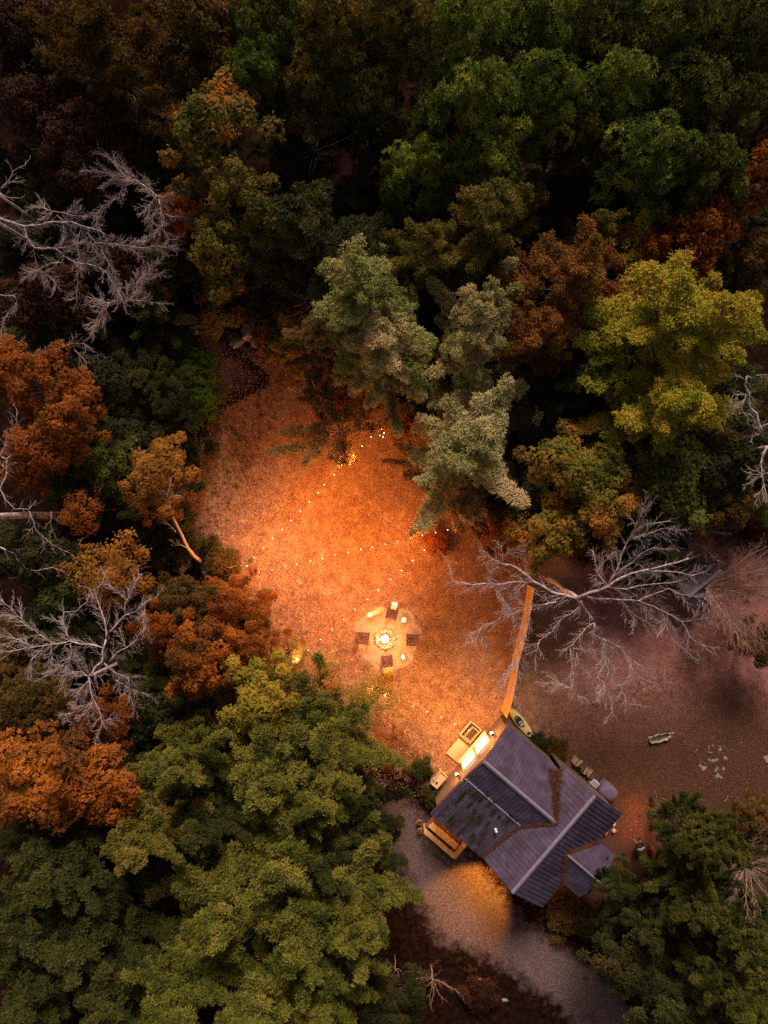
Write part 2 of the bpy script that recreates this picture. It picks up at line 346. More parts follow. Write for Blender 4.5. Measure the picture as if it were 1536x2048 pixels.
# cleared earth: the glade and the lawn, one sheet 4 mm or more above the forest floor
clear_px = [(390, 650), (440, 650), (500, 700), (580, 710), (760, 720), (900, 860), (1060, 1060), (1240, 1100), (1420, 1060), (1600, 1150), (1600, 1640), (1380, 1680), (1300, 1790),
            (1180, 1830), (1000, 1790), (760, 1640), (700, 1520), (560, 1380), (470, 1240), (400, 1120), (372, 1000), (405, 900), (430, 800)]
sheet('clearing_ground', clear_px, .012, M['ground'], 1.8)
sheet('gravel_drive', [(770, 1560), (880, 1650), (960, 1720), (1040, 1830), (1140, 1900), (1230, 1960), (1330, 2100), (1230, 2120), (1110, 2010), (960, 1910), (880, 1890), (820, 1780), (760, 1680), (745, 1600)], .024, M['gravel'], 1.3)
fc = P(777, 1277)
b_ = MB(); b_.lathe([(2.25, -.005), (2.3, 0), (2.2, .01), (.2, .012)], 64, (fc.x, fc.y, .022))
sp_ = b_.mesh('fire_circle_sand')
for v in sp_.vertices:
    q = math.atan2(v.co.y-fc.y, v.co.x-fc.x); k = 1+.06*math.sin(3*q)+.05*math.sin(7*q+1)
    v.co.x = fc.x+(v.co.x-fc.x)*k; v.co.y = fc.y+(v.co.y-fc.y)*k
tag(link('fire_circle_sand', sp_, M['sand']), kind='structure')
sheet('woodland_path', [(385, 640), (420, 640), (450, 700), (520, 760), (440, 800), (405, 720)], .018, M['path'], .8, .2)

# ------------------------------------------------------------------ leaves (numpy)
def rosettes(C, U, k, L, W, el, rg, jl=.25, tint=None, tj=.15):
    """k leaves of length L round every centre C with axis U; returns quads"""
    n = len(C); U = U/np.linalg.norm(U, axis=1, keepdims=True)
    ref = np.where(np.abs(U[:, 2:3]) < .95, np.array([[0, 0, 1.]]), np.array([[1., 0, 0]]))
    T = np.cross(U, ref); T /= np.linalg.norm(T, axis=1, keepdims=True); B = np.cross(U, T)
    az = (np.arange(k)[None, :]*2*math.pi/k + rg.uniform(0, 6.28, (n, 1)) + rg.uniform(-.35, .35, (n, k)))[..., None]
    e = rg.uniform(el[0], el[1], (n, k))[..., None]
    Ls = L*rg.uniform(1-jl*1.5, 1+jl*1.5, (n, k))[..., None]
    h = np.cos(az)*T[:, None]+np.sin(az)*B[:, None]
    d = np.cos(e)*h+np.sin(e)*U[:, None]
    s = np.cross(d, U[:, None]+.35*rg.normal(size=(n, k, 3))); s /= np.linalg.norm(s, axis=2, keepdims=True)+1e-9
    c = C[:, None]
    p0 = c+d*Ls*.08; p1 = c+d*Ls*.5+s*W/2; p2 = c+d*Ls; p2[..., 2] -= (Ls*.18)[..., 0]; p3 = c+d*Ls*.5-s*W/2
    V = np.stack([p0, p1, p2, p3], 2).reshape(-1, 3)
    if tint is None: tint = rg.uniform(.2, .8, n)
    t = np.clip(tint[:, None]+rg.normal(0, tj, (n, k)), 0, 1)
    return V, np.repeat(t.ravel(), 4)

def quads_mesh(name, Vs, Ts):
    V = np.concatenate(Vs); T = np.concatenate(Ts); f = np.arange(len(V), dtype=np.int32).reshape(-1, 4)
    return np_mesh(name, V, f, T)

BR, BH = 3.5, 11.0     # base crown radius and height of every tree pattern
def pine_crown(seed, nl=26, dens=1.0, irr=.3, low=.38):
    """tiers of separate plume-like limbs, each a chain of needle puffs"""
    rg = np.random.default_rng(seed); C = []; U = []; T = []; limbs = MB()
    tiers = [(low, 8, 1.0), (low+.12, 8, .92), (low+.26, 7, .74), (low+.39, 6, .53), (low+.49, 5, .34), (low+.56, 4, .18)]
    tiers = tiers[:max(2, round(nl/5))] if nl < 26 else tiers
    off = rg.uniform(0, 6.28)
    for ti, (t, cnt, fr) in enumerate(tiers):
        off += .6
        for i in range(cnt):
            az = off+i*6.283/cnt+rg.uniform(-.25, .25); L = BR*fr*rg.uniform(.55, 1.25)*(1+irr*math.sin(2*az+seed))
            h0 = BH*(t+rg.uniform(-.03, .03)); d = np.array([math.cos(az), math.sin(az)]); sd = np.array([-d[1], d[0]]); bend = rg.uniform(-.35, .35)
            rise = .18+.5*ti/6
            def lp(s):
                xy = d*L*s+sd*bend*L*s*s; return np.array([xy[0], xy[1], h0+L*(rise*s*.5+.22*s*s)])
            limbs.tube([lp(s) for s in np.linspace(0, 1, 5)], [.06, .045, .035, .022, .01], 4, False)
            tl = rg.uniform(.2, .8); wid = rg.uniform(.24, .56)*min(1, .45+L/4)
            def puff(pc, pr, pt):
                for q in range(9):
                    v = rg.normal(size=3); v[2] = abs(v[2])*1.1; v /= np.linalg.norm(v)
                    C.append(pc+v*pr*np.array([1, 1, .8])); U.append(v+np.array([0, 0, .2])); T.append(pt+.16*v[2]-.06+rg.normal(0, .05))  # tint lifted towards puff tops: light from above put into the colour
            for s in np.arange(.14 if ti > 1 else .3, 1.001, .27/max(L, .6)):
                w_ = wid*(1.15-.75*s**2)
                if rg.random() < dens: puff(lp(s)+np.array([0, 0, .10]), rg.uniform(.12, .21), tl+rg.normal(0, .14))
                for side in (-1, 1):
                    for u in (.55, 1.0, 1.45):
                        if rg.random() > dens*(.95 if u < 1.2 else .45): continue
                        dd = d*.6+sd*side*.8; pc = lp(s)+np.array([dd[0]*w_*u, dd[1]*w_*u, .10*u])+rg.normal(0, .05, 3)
                        puff(pc, rg.uniform(.09, .19), tl+rg.normal(0, .15))
    C = np.array(C); U = np.array(U); T = np.clip(np.array(T), 0, 1)
    V, t = rosettes(C, U, 6, .17, .05, (.1, 1.25), rg, .3, T, .07)
    return quads_mesh('pine_crown', [V], [t]), limbs.mesh('pine_branches')

def leaf_crown(seed, nlobe=34, lobe=(.7, 1.15), per=60, k=7, L=.21, W=.085, el=(-.1, .75), flat=.75, irr=.25, scatter=.12, R=BR, H=BH, trunkz=.45):
    rg = np.random.default_rng(seed); C = []; U = []; T = []; br = MB(); ph = rg.uniform(0, 6.28, 3)
    for i in range(nlobe):
        az = i*2.399+rg.uniform(-.3, .3); q = math.sqrt((i+.6)/nlobe)
        out = 1+irr*math.sin(2*az+ph[0])*.6+irr*.6*math.sin(5*az+ph[1])
        r = R*.86*q*out*rg.uniform(.85, 1.1)
        z = H-flat*R*(q**2.2)-rg.uniform(0, .55)*R*.45
        lr = rg.uniform(*lobe)*R/3.5; c = np.array([r*math.cos(az), r*math.sin(az), z-lr*.5])
        m = int(per*rg.uniform(.8, 1.2)); v = rg.normal(size=(m, 3)); v[:, 2] = np.abs(v[:, 2])*.9-.25
        v /= np.linalg.norm(v, axis=1, keepdims=True)
        rad = lr*rg.uniform(.72, 1.05, (m, 1))*np.array([[1, 1, .75]])
        C.append(c+v*rad+rg.normal(0, scatter, (m, 3))*.6); U.append(v*.8+np.array([[0, 0, .6]]))
        T.append(np.clip(rg.uniform(.2, .8)+rg.normal(0, .13, m), 0, 1))
        s0 = np.array([0, 0, H*trunkz]); mid = s0*.45+c*.55+np.array([0, 0, -.3])
        br.tube([s0, mid, c], [.07*R/3.5, .045*R/3.5, .02], 4, False)
    V, t = rosettes(np.concatenate(C), np.concatenate(U), k, L, W, el, rg, .25, np.concatenate(T), .1)
    return quads_mesh('leaf_crown', [V], [t]), br.mesh('tree_branches')

PAT = {}
PAT['pine'] = [pine_crown(s) for s in (1, 2, 3, 4, 5, 6)]
PAT['thinpine'] = [pine_crown(21, 12, .7, .4, .3), pine_crown(22, 12, .7, .4, .3)]
PAT['oak'] = [leaf_crown(30+s, 44, (.42, .85), 40, 8, .30, .085, (0, .9), .9, .35) for s in range(5)]
PAT['maple'] = [leaf_crown(50+s, 46, (.32, .8), 88, 5, .15, .10, (-.2, .7), .8, .5, .2) for s in range(4)]
PAT['sparse'] = [leaf_crown(70+s, 26, (.4, .8), 60, 4, .12, .09, (-.3, .5), .6, .5, .3) for s in range(2)]
PAT['shrub'] = [leaf_crown(80+s, 20, (.6, 1.0), 75, 5, .17, .075, (-.1, .8), .55, .35, .2, R=1.5, H=1.7, trunkz=.1) for s in range(3)]

def trunk_mesh(seed, r0, top, H=BH, n=9):
    r = random.Random(seed); p = []; rad = []; x = y = 0
    for i in range(n):
        t = i/(n-1); p.append((x, y, H*top*t)); rad.append(r0*(1-.82*t)*(1.25 if i == 0 else 1)); x += r.uniform(-.07, .07); y += r.uniform(-.07, .07)
    return MB().tube(p, rad, 8).mesh('trunk', True)
TR = {'pine': trunk_mesh(1, .24, .97), 'thinpine': trunk_mesh(2, .17, .95), 'oak': trunk_mesh(3, .24, .62), 'maple': trunk_mesh(4, .17, .62), 'sparse': trunk_mesh(5, .12, .62)}
KN = {'pine': 'pine_tree', 'thinpine': 'pine_tree', 'oak': 'oak_tree', 'maple': 'maple_tree', 'sparse': 'young_tree', 'shrub': 'shrub'}
KG = {'pine': 'pines around the clearing', 'thinpine': 'pines around the clearing', 'oak': 'broadleaf trees of the northern wood',
      'maple': 'autumn trees around the clearing', 'sparse': 'autumn trees around the clearing', 'shrub': 'shrubs along the edge of the clearing'}
_c = {}
def tree(kind, px, py, rpx, top, fol, label, var=None, rz=None):
    """crown centre seen at pixel (px,py); rpx = crown radius in photo pixels; top = height in metres"""
    i = _c.get(kind, 0); _c[kind] = i+1
    pats = PAT[kind]; crown, br = pats[(var if var is not None else i) % len(pats)]
    rr = random.Random(int(px*7+py*13))
    a = rr.uniform(0, 6.28) if rz is None else rz
    if kind == 'shrub':
        zc = top*.6; R = rpx*(CAMH-zc)/FPX; s = R/1.5; sz = top/1.7
    else:
        zc = top*.8; R = rpx*(CAMH-zc)/FPX; s = R/BR; sz = top/BH
    if kind == 'pine': s *= 1.2
    p = P(px, py, zc)
    root = empty('conifer_shrub' if False else KN[kind], (p.x, p.y, 0), a, label, 'shrub' if kind == 'shrub' else 'tree', KG[kind])
    link('crown', crown, F[fol], root, scl=(s, s, sz))
    link('branches', br, M['bark'], root, scl=(s, s, sz))
    if kind in TR: link('trunk', TR[kind], M['bark'], root, scl=(max(.8, s), max(.8, s), sz))
    return root
# ------------------------------------------------------------------ the trees: kind, px, py, r px, height, leaves, label
TREES = [
 # northern oak wood, left to right, top to bottom
 ('oak', 540, 40, 95, 12, 'oakdark', 'dark green oak crown at the upper edge, left of the first olive oak'),
 ('oak', 660, 60, 105, 12.5, 'oakolive', 'olive green oak crown at the upper edge above the bare grey twigs'),
 ('oak', 800, 60, 100, 12.5, 'oakolive', 'oak crown at the upper edge with one yellowing bough and rusty tip'),
 ('oak', 930, 70, 112, 13.5, 'oak', 'broad green oak with tufted leaf rosettes in the middle of the upper edge'),
 ('oak', 1075, 60, 105, 13, 'oak', 'green oak at the upper edge just right of the brightest tufted oak'),
 ('oak', 1210, 50, 110, 13, 'oakdark', 'dark oak at the upper edge, second crown left of the corner oak'),
 ('oak', 1350, 60, 115, 13, 'oakdark', 'dark fine-leaved oak at the upper edge beside the corner oak'),
 ('oak', 1490, 70, 115, 13, 'oakdark', 'dark oak filling the upper right corner of the wood'),
 ('oak', 620, 160, 85, 11, 'oakolive', 'olive oak with thin bare boughs showing through, above the dark gap'),
 ('oak', 515, 140, 80, 11.5, 'oak', 'light green oak crown between the red-tipped tree and the dark gap'),
 ('oak', 740, 190, 68, 11, 'oakdark', 'small dark oak under the rust-tipped bough at the north gap'),
 ('oak', 960, 210, 112, 13.5, 'oak', 'bright green tufted oak in the middle of the northern wood, right of the dark gap'),
 ('oak', 1090, 190, 100, 13, 'oak', 'green tufted oak with orange-brown sprig, centre of the northern wood'),
 ('oak', 1230, 175, 105, 12.5, 'oak', 'rounded olive green oak above the gap with the fanned bare bough'),
 ('oak', 1370, 190, 110, 12.5, 'oakdark', 'dark oak crown second in from the right edge of the wood'),
 ('oak', 1495, 215, 95, 12.5, 'oakdark', 'dark oak crown at the right edge above the orange maple'),
 ('oak', 845, 335, 78, 11, 'oak', 'low green oak reaching over the black gap beside the olive pine'),
 ('oak', 985, 320, 85, 12, 'oak', 'green oak directly behind the olive and pink pine crest'),
 ('oak', 1160, 270, 60, 11, 'oakolive', 'small olive oak just left of the fanned bare bough'),
 ('oak', 1300, 310, 105, 12, 'oak', 'green oak on the south side of the wood, right of the fanned bare bough'),
 ('oak', 1420, 330, 95, 12, 'oakdark', 'dark green oak at the south edge of the wood beside the orange maple'),
 # north west
 ('pine', 200, 80, 135, 13.5, 'brown', 'olive brown conifer with rusty tips in the north west corner'),
 ('maple', 35, 60, 105, 11, 'brownred', 'dark maroon tree in the extreme upper left corner'),
 ('maple', 60, 210, 100, 10, 'brownred', 'dark maroon tree below the corner, left of the olive brown conifer'),
 ('maple', 165, 285, 105, 10, 'brownred', 'dim red-brown tree directly below the olive brown conifer'),
 ('maple', 395, 50, 95, 11.5, 'brown', 'olive brown tree at the upper edge between the conifer and the oaks'),
 ('maple', 385, 160, 60, 10, 'brown', 'small dull olive tree above the red-tipped tree'),
 ('maple', 430, 265, 118, 12.5, 'redtip', 'green tree with clusters of red-orange leaves in its top, north west of the clearing'),
 ('maple', 465, 385, 95, 11.5, 'oakolive', 'olive green tree below the red-tipped one'),
 ('pine', 595, 445, 128, 11.5, 'pinedark', 'rounded dark olive conifer with fine texture, above the boulders'),
 ('maple', 440, 500, 85, 10.5, 'oakolive', 'olive tree between the bare grey tree and the rounded dark conifer'),
 ('maple', 355, 420, 50, 8, 'orangedark', 'small rust coloured tree behind the bare grey limbs'),
 # middle north pines
 ('pine', 725, 575, 125, 13.5, 'pinetip', 'tall pine with yellow-green tip at the head of the clearing'),
 ('pine', 760, 690, 105, 11.5, 'pinepale', 'pale grey-green pine leaning over the north end of the clearing'),
 ('thinpine', 675, 850, 100, 8.5, 'pinehaze', 'thin dusty see-through pine bough hanging over the string of lights'),
 ('thinpine', 625, 765, 62, 8, 'pinehaze', 'low thin pine boughs at the north west rim of the clearing'),
 ('pine', 640, 660, 66, 9, 'pinehaze', 'half dead pine with bare bleached branches, north rim of the clearing'),
 ('pine', 955, 640, 100, 13, 'pinepale', 'upright pale olive pine in the middle of the pine group'),
 ('pine', 985, 420, 110, 13, 'pineolive', 'olive pine with pink-brown tips against the oak wood'),
 ('pine', 860, 490, 80, 11.5, 'pineolive', 'dull olive pine between the tall tipped pine and the pale one'),
 ('pine', 1150, 540, 118, 13, 'pinered', 'rusty pink pine between the olive and the yellow-green pines'),
 ('pine', 1085, 660, 82, 11.5, 'pinered', 'low rusty brown pine below the rusty pink one'),
 ('pine', 1190, 470, 60, 11, 'pineolive', 'small green conifer behind the rusty pine'),
 ('pine', 950, 870, 128, 12, 'pinepale', 'large pale grey-green pine overhanging the clearing, nearest to the string lights'),
 ('pine', 930, 1000, 72, 7, 'pinehaze', 'low dusty pine at the foot of the large pale pine, beside the lights'),
 ('pine', 845, 935, 45, 5, 'pinehaze', 'small dusty conifer on the rim of the lit clearing under the pale pine'),
 ('pine', 1330, 620, 150, 13.5, 'pineyel', 'big bright yellow-green pine east of the rusty pine'),
 ('pine', 1430, 640, 118, 13.5, 'pineyel', 'yellow-green pine at the right, with reddish outer tips'),
 ('pine', 1330, 810, 118, 11.5, 'pineyel', 'yellow-green pine with three drooping lobes, right of the mixed maple'),
 ('maple', 1150, 940, 92, 9.5, 'mixed', 'green and orange maple right of the large pale pine'),
 ('maple', 1205, 1010, 88, 9, 'mixed', 'orange-tipped maple just above the bare white tree'),
 ('maple', 1100, 1065, 80, 8, 'mixed', 'yellow-green maple above the north end of the plank fence'),
 ('maple', 1010, 1060, 62, 5.5, 'orangedark', 'low rust brown tree between the lights and the fence'),
 ('pine', 1170, 760, 70, 9, 'pinedark', 'dark shaded pine between the rusty and yellow-green pines'),
 ('maple', 1340, 950, 105, 8.5, 'oakdark', 'dark green tree above the hazy bare bush'),
 ('maple', 1470, 900, 90, 8, 'shrub', 'dark tree behind the knotty bare trunk on the right edge'),
 ('maple', 1460, 1010, 70, 6, 'brown', 'olive brown tree beside the hazy bare bush'),
 ('maple', 1400, 470, 92, 10, 'orangedark', 'dark rust maple between the oak wood and the yellow-green pine'),
 ('maple', 1515, 340, 80, 11.5, 'orange', 'bright orange maple on the right edge below the oaks'),
 ('maple', 1510, 520, 70, 9, 'brown', 'dull brown tree on the right edge behind the yellow-green pine'),
 ('maple', 1290, 500, 55, 9, 'orangedark', 'small rusty tree between oak wood and pines'),
 # west side
 ('maple', 85, 590, 88, 8, 'brownred', 'maroon understorey tree beneath the bare grey tree'),
 ('maple', 245, 530, 78, 7, 'brownred', 'dark understorey tree behind the bare grey branches'),
 ('maple', 60, 760, 100, 10, 'orangedark', 'rust coloured maple on the left edge below the bare grey tree'),
 ('maple', 135, 840, 80, 10.5, 'orange', 'orange maple with bright crest on the left side of the wood'),
 ('maple', 70, 905, 85, 10, 'orangedark', 'rusty maple at the left edge beside the pale curling limb'),
 ('maple', 215, 760, 70, 6.5, 'shrub', 'dark green bush-like tree right of the orange crested maple'),
 ('maple', 220, 930, 76, 7.5, 'oakdark', 'dark green tree left of the leaning birch'),
 ('pine', 340, 820, 58, 6, 'shrub', 'small dark conifer along the west rim of the clearing'),
 ('maple', 60, 1110, 95, 7.5, 'shrub', 'shaded green tree on the left edge between two bare trees'),
 ('sparse', 215, 1140, 88, 9.5, 'amber', 'loose amber tree above the white limbed bare tree'),
 ('sparse', 240, 1150, 66, 8, 'amber', 'dense little amber tree right of the loose one'),
 ('sparse', 165, 1020, 50, 9, 'orange', 'thin orange leaved sapling left of the leaning birch'),
 ('maple', 60, 1400, 98, 7, 'brown', 'brown-green tree under the left part of the white limbed bare tree'),
 ('maple', 205, 1440, 70, 7, 'orangedark', 'rust coloured low tree under the white limbed bare tree'),
 ('maple', 460, 1200, 66, 5.5, 'orangedark', 'rust orange low tree at the south west rim of the lit clearing'),
 ('maple', 360, 1200, 68, 6.5, 'brown', 'olive brown low tree left of the rust one by the clearing'),
 ('maple', 395, 1315, 82, 9.5, 'orange', 'bright orange maple with dense round lobes south west of the clearing'),
 ('maple', 320, 1260, 62, 8, 'orangedark', 'rusty tree just behind the bright orange maple'),
 ('maple', 500, 1290, 60, 6.5, 'orangedark', 'rusty tree between the bright orange maple and the hammock'),
 ('maple', 105, 1560, 140, 11.5, 'orange', 'wide orange maple on the left edge south of the bare white tree'),
 ('maple', 215, 1590, 70, 10, 'orangedark', 'rusty right shoulder maple beside the wide orange one'),
 # south west
 ('maple', 520, 1400, 88, 9.5, 'yelgreen', 'yellow-green maple with golden tips between orange maple and pines'),
 ('sparse', 640, 1385, 85, 6, 'mixed', 'thin mixed-leaf tree south of the fire circle'),
 ('sparse', 755, 1390, 62, 4.5, 'mixed', 'loose orange-green sapling nearest the fire circle'),
 ('sparse', 560, 1325, 58, 5, 'mixed', 'loose pinkish sapling beside the hammock'),
 ('sparse', 790, 1490, 50, 4.5, 'orangedark', 'thin rusty sapling between the pines and the cabin'),
 ('pine', 645, 1475, 104, 10.5, 'pine', 'blue-green pine at the north tip of the south west pine stand'),
 ('pine', 360, 1530, 82, 11.5, 'pine', 'green pine right of the wide orange maple'),
 ('pine', 540, 1560, 120, 12.5, 'pine', 'broad green pine second from the north in the south west stand'),
 ('pine', 635, 1590, 100, 11.5, 'pine', 'green pine whose boughs end beside the gravel drive, opposite the deck'),
 ('pine', 285, 1680, 92, 11.5, 'pineolive', 'pale olive pine tip above the black gap on the left'),
 ('pine', 400, 1660, 88, 10, 'pinedark', 'shaded pine in the middle of the south west stand'),
 ('pine', 560, 1720, 120, 12.5, 'pine', 'large green pine in the heart of the south west stand'),
 ('pine', 655, 1720, 95, 10.5, 'pinedark', 'dark pine along the drive between two brighter pines'),
 ('pine', 110, 1740, 118, 11, 'pinedark', 'dark olive pine below the wide orange maple on the left edge'),
 ('pine', 712, 1835, 108, 11.5, 'pine', 'bright green pine bulging over the gravel drive'),
 ('pine', 600, 1870, 130, 12.5, 'pine', 'tall green pine left of the one bulging over the drive'),
 ('pine', 450, 1830, 110, 12, 'pine', 'green pine just right of the black gap in the south west stand'),
 ('pine', 150, 1890, 120, 10.5, 'pinedark', 'dark pine left of the black gap near the lower edge'),
 ('pine', 40, 1860, 95, 10.5, 'pinedark', 'dark pine on the left edge near the lower corner'),
 ('pine', 60, 2000, 110, 11, 'pinedark', 'dark pine in the lower left corner'),
 ('pine', 215, 2010, 105, 11, 'pinedark', 'dark olive pine at the lower edge, second from the corner'),
 ('pine', 370, 1990, 115, 12, 'pine', 'green pine at the lower edge, third from the left corner'),
 ('pine', 520, 2010, 118, 12.5, 'pine', 'green pine at the lower edge beneath the tall pine'),
 ('pine', 640, 2010, 75, 11, 'pine', 'rightmost green pine on the lower edge of the south west stand'),
 ('maple', 770, 2010, 85, 5, 'shrub', 'black-green evergreen at the lower edge right of the pine stand'),
 # south east
 ('pine', 1405, 1705, 62, 9.5, 'pinedim', 'spiky green pine right of the round grill'),
 ('pine', 1460, 1700, 50, 9.5, 'pinedim', 'narrow olive pine on the right above the bare brush'),
 ('pine', 1218, 1772, 40, 6.5, 'pinedark', 'dark conifer hiding the outer half of the rear gable of the cabin'),
 ('pine', 1400, 1815, 66, 9.5, 'pinedim', 'green pine with a long pale bare bough, right of the drive'),
 ('pine', 1300, 1865, 50, 7.5, 'pinedark', 'small dark pine nearest the drive behind the cabin'),
 ('pine', 1262, 1800, 42, 3, 'shrub', 'low black-green bush against the back of the cabin'),
 ('pine', 1490, 1885, 70, 10, 'pinedim', 'pine on the right edge under the bare brush'),
 ('pine', 1450, 1985, 72, 10, 'pinedim', 'green pine in the lower right corner'),
 ('pine', 1340, 1970, 58, 6, 'pinedark', 'dark pine at the lower edge right of the drive'),
 ('pine', 1530, 2010, 70, 10, 'pine', 'pine cut by the lower right corner'),
 ('maple', 1520, 1640, 55, 4, 'brown', 'low brown bush on the right edge below the lawn'),
 ('sparse', 1490, 1175, 40, 3.5, 'orangedark', 'thin low rusty tree right of the dark shed'),
 ('maple', 1530, 1290, 62, 4.5, 'brown', 'brown-green bush on the right edge below the dark shed'),
]
for t in TREES: tree(*t)
# small shaded trees between the big crowns
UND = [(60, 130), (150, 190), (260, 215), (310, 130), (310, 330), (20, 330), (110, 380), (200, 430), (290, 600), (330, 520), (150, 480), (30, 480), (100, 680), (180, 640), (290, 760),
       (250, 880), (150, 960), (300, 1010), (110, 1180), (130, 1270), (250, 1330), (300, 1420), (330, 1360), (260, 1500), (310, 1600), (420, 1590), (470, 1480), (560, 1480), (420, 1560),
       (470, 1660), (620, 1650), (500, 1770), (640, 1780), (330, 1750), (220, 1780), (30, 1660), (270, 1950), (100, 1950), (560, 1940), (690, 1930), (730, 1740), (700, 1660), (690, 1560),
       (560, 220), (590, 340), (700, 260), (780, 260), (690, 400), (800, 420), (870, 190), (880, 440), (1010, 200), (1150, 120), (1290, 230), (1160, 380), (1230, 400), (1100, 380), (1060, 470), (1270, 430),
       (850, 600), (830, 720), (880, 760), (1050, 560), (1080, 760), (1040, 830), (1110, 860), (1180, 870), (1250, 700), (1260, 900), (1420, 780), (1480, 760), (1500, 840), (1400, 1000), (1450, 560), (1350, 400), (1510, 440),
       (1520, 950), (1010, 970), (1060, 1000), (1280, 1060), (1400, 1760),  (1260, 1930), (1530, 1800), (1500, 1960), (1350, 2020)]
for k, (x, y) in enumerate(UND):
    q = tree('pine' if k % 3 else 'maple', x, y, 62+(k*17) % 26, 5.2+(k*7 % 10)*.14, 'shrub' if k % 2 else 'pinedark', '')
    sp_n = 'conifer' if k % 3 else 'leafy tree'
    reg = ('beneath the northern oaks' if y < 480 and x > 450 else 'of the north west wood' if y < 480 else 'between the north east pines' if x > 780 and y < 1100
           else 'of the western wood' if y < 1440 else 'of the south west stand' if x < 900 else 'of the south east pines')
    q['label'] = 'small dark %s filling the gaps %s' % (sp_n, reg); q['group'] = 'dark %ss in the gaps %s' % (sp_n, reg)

SHRUBS = [
 (385, 745, 52, 1.9, 'moss', 'bright green low juniper along the west rim of the clearing'),
 (398, 800, 46, 1.5, 'moss', 'bright green juniper mound just south of the longer one'),
 (355, 690, 38, 1.6, 'moss', 'small green juniper at the head of the woodland path'),
 (425, 580, 44, 2.4, 'brown', 'olive brown shrub above the woodland path'),
 (430, 640, 38, 1.8, 'mixed', 'orange flecked shrub left of the big boulder'),
 (545, 625, 62, 2.6, 'brown', 'olive shrub right of the big boulder'),
 (560, 690, 48, 2.0, 'mixed', 'orange-green shrub below the half dead pine'),
 (300, 700, 52, 2.0, 'shrub', 'dark shrub beside the lone oval rock'),
 (250, 830, 55, 2.2, 'shrub', 'dark shrub left of the green juniper mound'),
 (350, 900, 52, 2.0, 'shrub', 'dark shrub on the west rim above the leaning birch'),
 (440, 1120, 42, 1.2, 'brown', 'low brown shrub at the foot of the leaning birch'),
 (345, 1090, 55, 1.8, 'shrub', 'dark shrub in the shade left of the birch foot'),
 (505, 1240, 42, 1.5, 'brown', 'brown-green shrub at the clearing rim above the hammock'),
 (875, 1080, 30, 1.2, 'orangedark', 'rusty shrub where the long light string enters the trees'),
 (840, 1540, 26, .9, 'shrub', 'dark little shrub at the left of the wooden wash stand'),
 (868, 1590, 30, .9, 'shrub', 'dark shrub between wash stand and deck'),
 (1080, 1490, 24, .7, 'shrub', 'low dark shrub beside the kayak tail'),
 (1115, 1500, 24, .7, 'brown', 'low brown shrub along the north east cabin wall'),
 (1130, 1830, 46, 1.0, 'brown', 'brown shrub lit by the rear lamp south of the cabin'),
 (1200, 1850, 45, 1.2, 'shrub', 'dark shrub at the south corner behind the cabin'),
 (805, 850, 30, 1.2, 'orangedark', 'added rusty shrub standing in for lit ground under the pale pine'),  # added shrub, its rust colour stands in for glowing ground
 (700, 800, 44, 1.6, 'orangedark', 'rust shrub behind the thin pine bough'),
 (1180, 1080, 50, 1.6, 'shrub', 'dark shrub behind the bare white tree'),
 (1290, 1130, 50, 1.4, 'shrub', 'dark shrub left of the dark shed'),
 (40, 1290, 60, 2, 'brown', 'brown shrub at the left edge beneath bare limbs'),
 (150, 680, 60, 2.4, 'brown', 'olive brown shrub under the arching pale branches'),
 (960, 1990, 40, .9, 'brownred', 'low maroon shrub at the bare brush by the lower edge'),
]
for x, y, r, h, f, l in SHRUBS: tree('shrub', x, y, r, h, f, l)

# ------------------------------------------------------------------ bare trees, limbs traced from the photograph
def side_twigs(mb, path, dens, L, r0, rr, lvl=2, spread=.5, droop=.05):
    seg = [Vector(p) for p in path]; acc = 0; nxt = rr.uniform(.1, .3)/dens
    total = sum((seg[i+1]-seg[i]).length for i in range(len(seg)-1)); run = 0; sd = rr.choice((-1, 1))
    for i in range(len(seg)-1):
        a, c = seg[i], seg[i+1]; l = (c-a).length
        while nxt < run+l:
            t = (nxt-run)/l; p = a.lerp(c, t); d = (c-a).normalized()
            f = nxt/total; sd = -sd
            n = Vector((-d.y, d.x, 0)).normalized()*sd
            ang = rr.uniform(.2, .75)
            dd = (d*math.cos(ang)+n*math.sin(ang)+Vector((0, 0, rr.uniform(-.35, .45)))).normalized()
            ll = L*rr.uniform(.45, 1.15)*(1-.45*f)
            pts = [p]; q = p.copy(); e = dd.copy()
            for k in range(4):
                e = (e+Vector((rr.uniform(-.22, .22), rr.uniform(-.22, .22), rr.uniform(-.15, .2)))).normalized()
                q = q+e*ll/4; pts.append(q.copy())
            rad = r0*rr.uniform(.75, 1.15)
            mb.tube(pts, [rad, rad*.8, rad*.62, rad*.45, rad*.25], 3, False)
            if lvl > 1: side_twigs(mb, pts, dens*1.9, ll*.52, rad*.75, rr, lvl-1)
            nxt += rr.uniform(.22, .5)/dens
        run += l

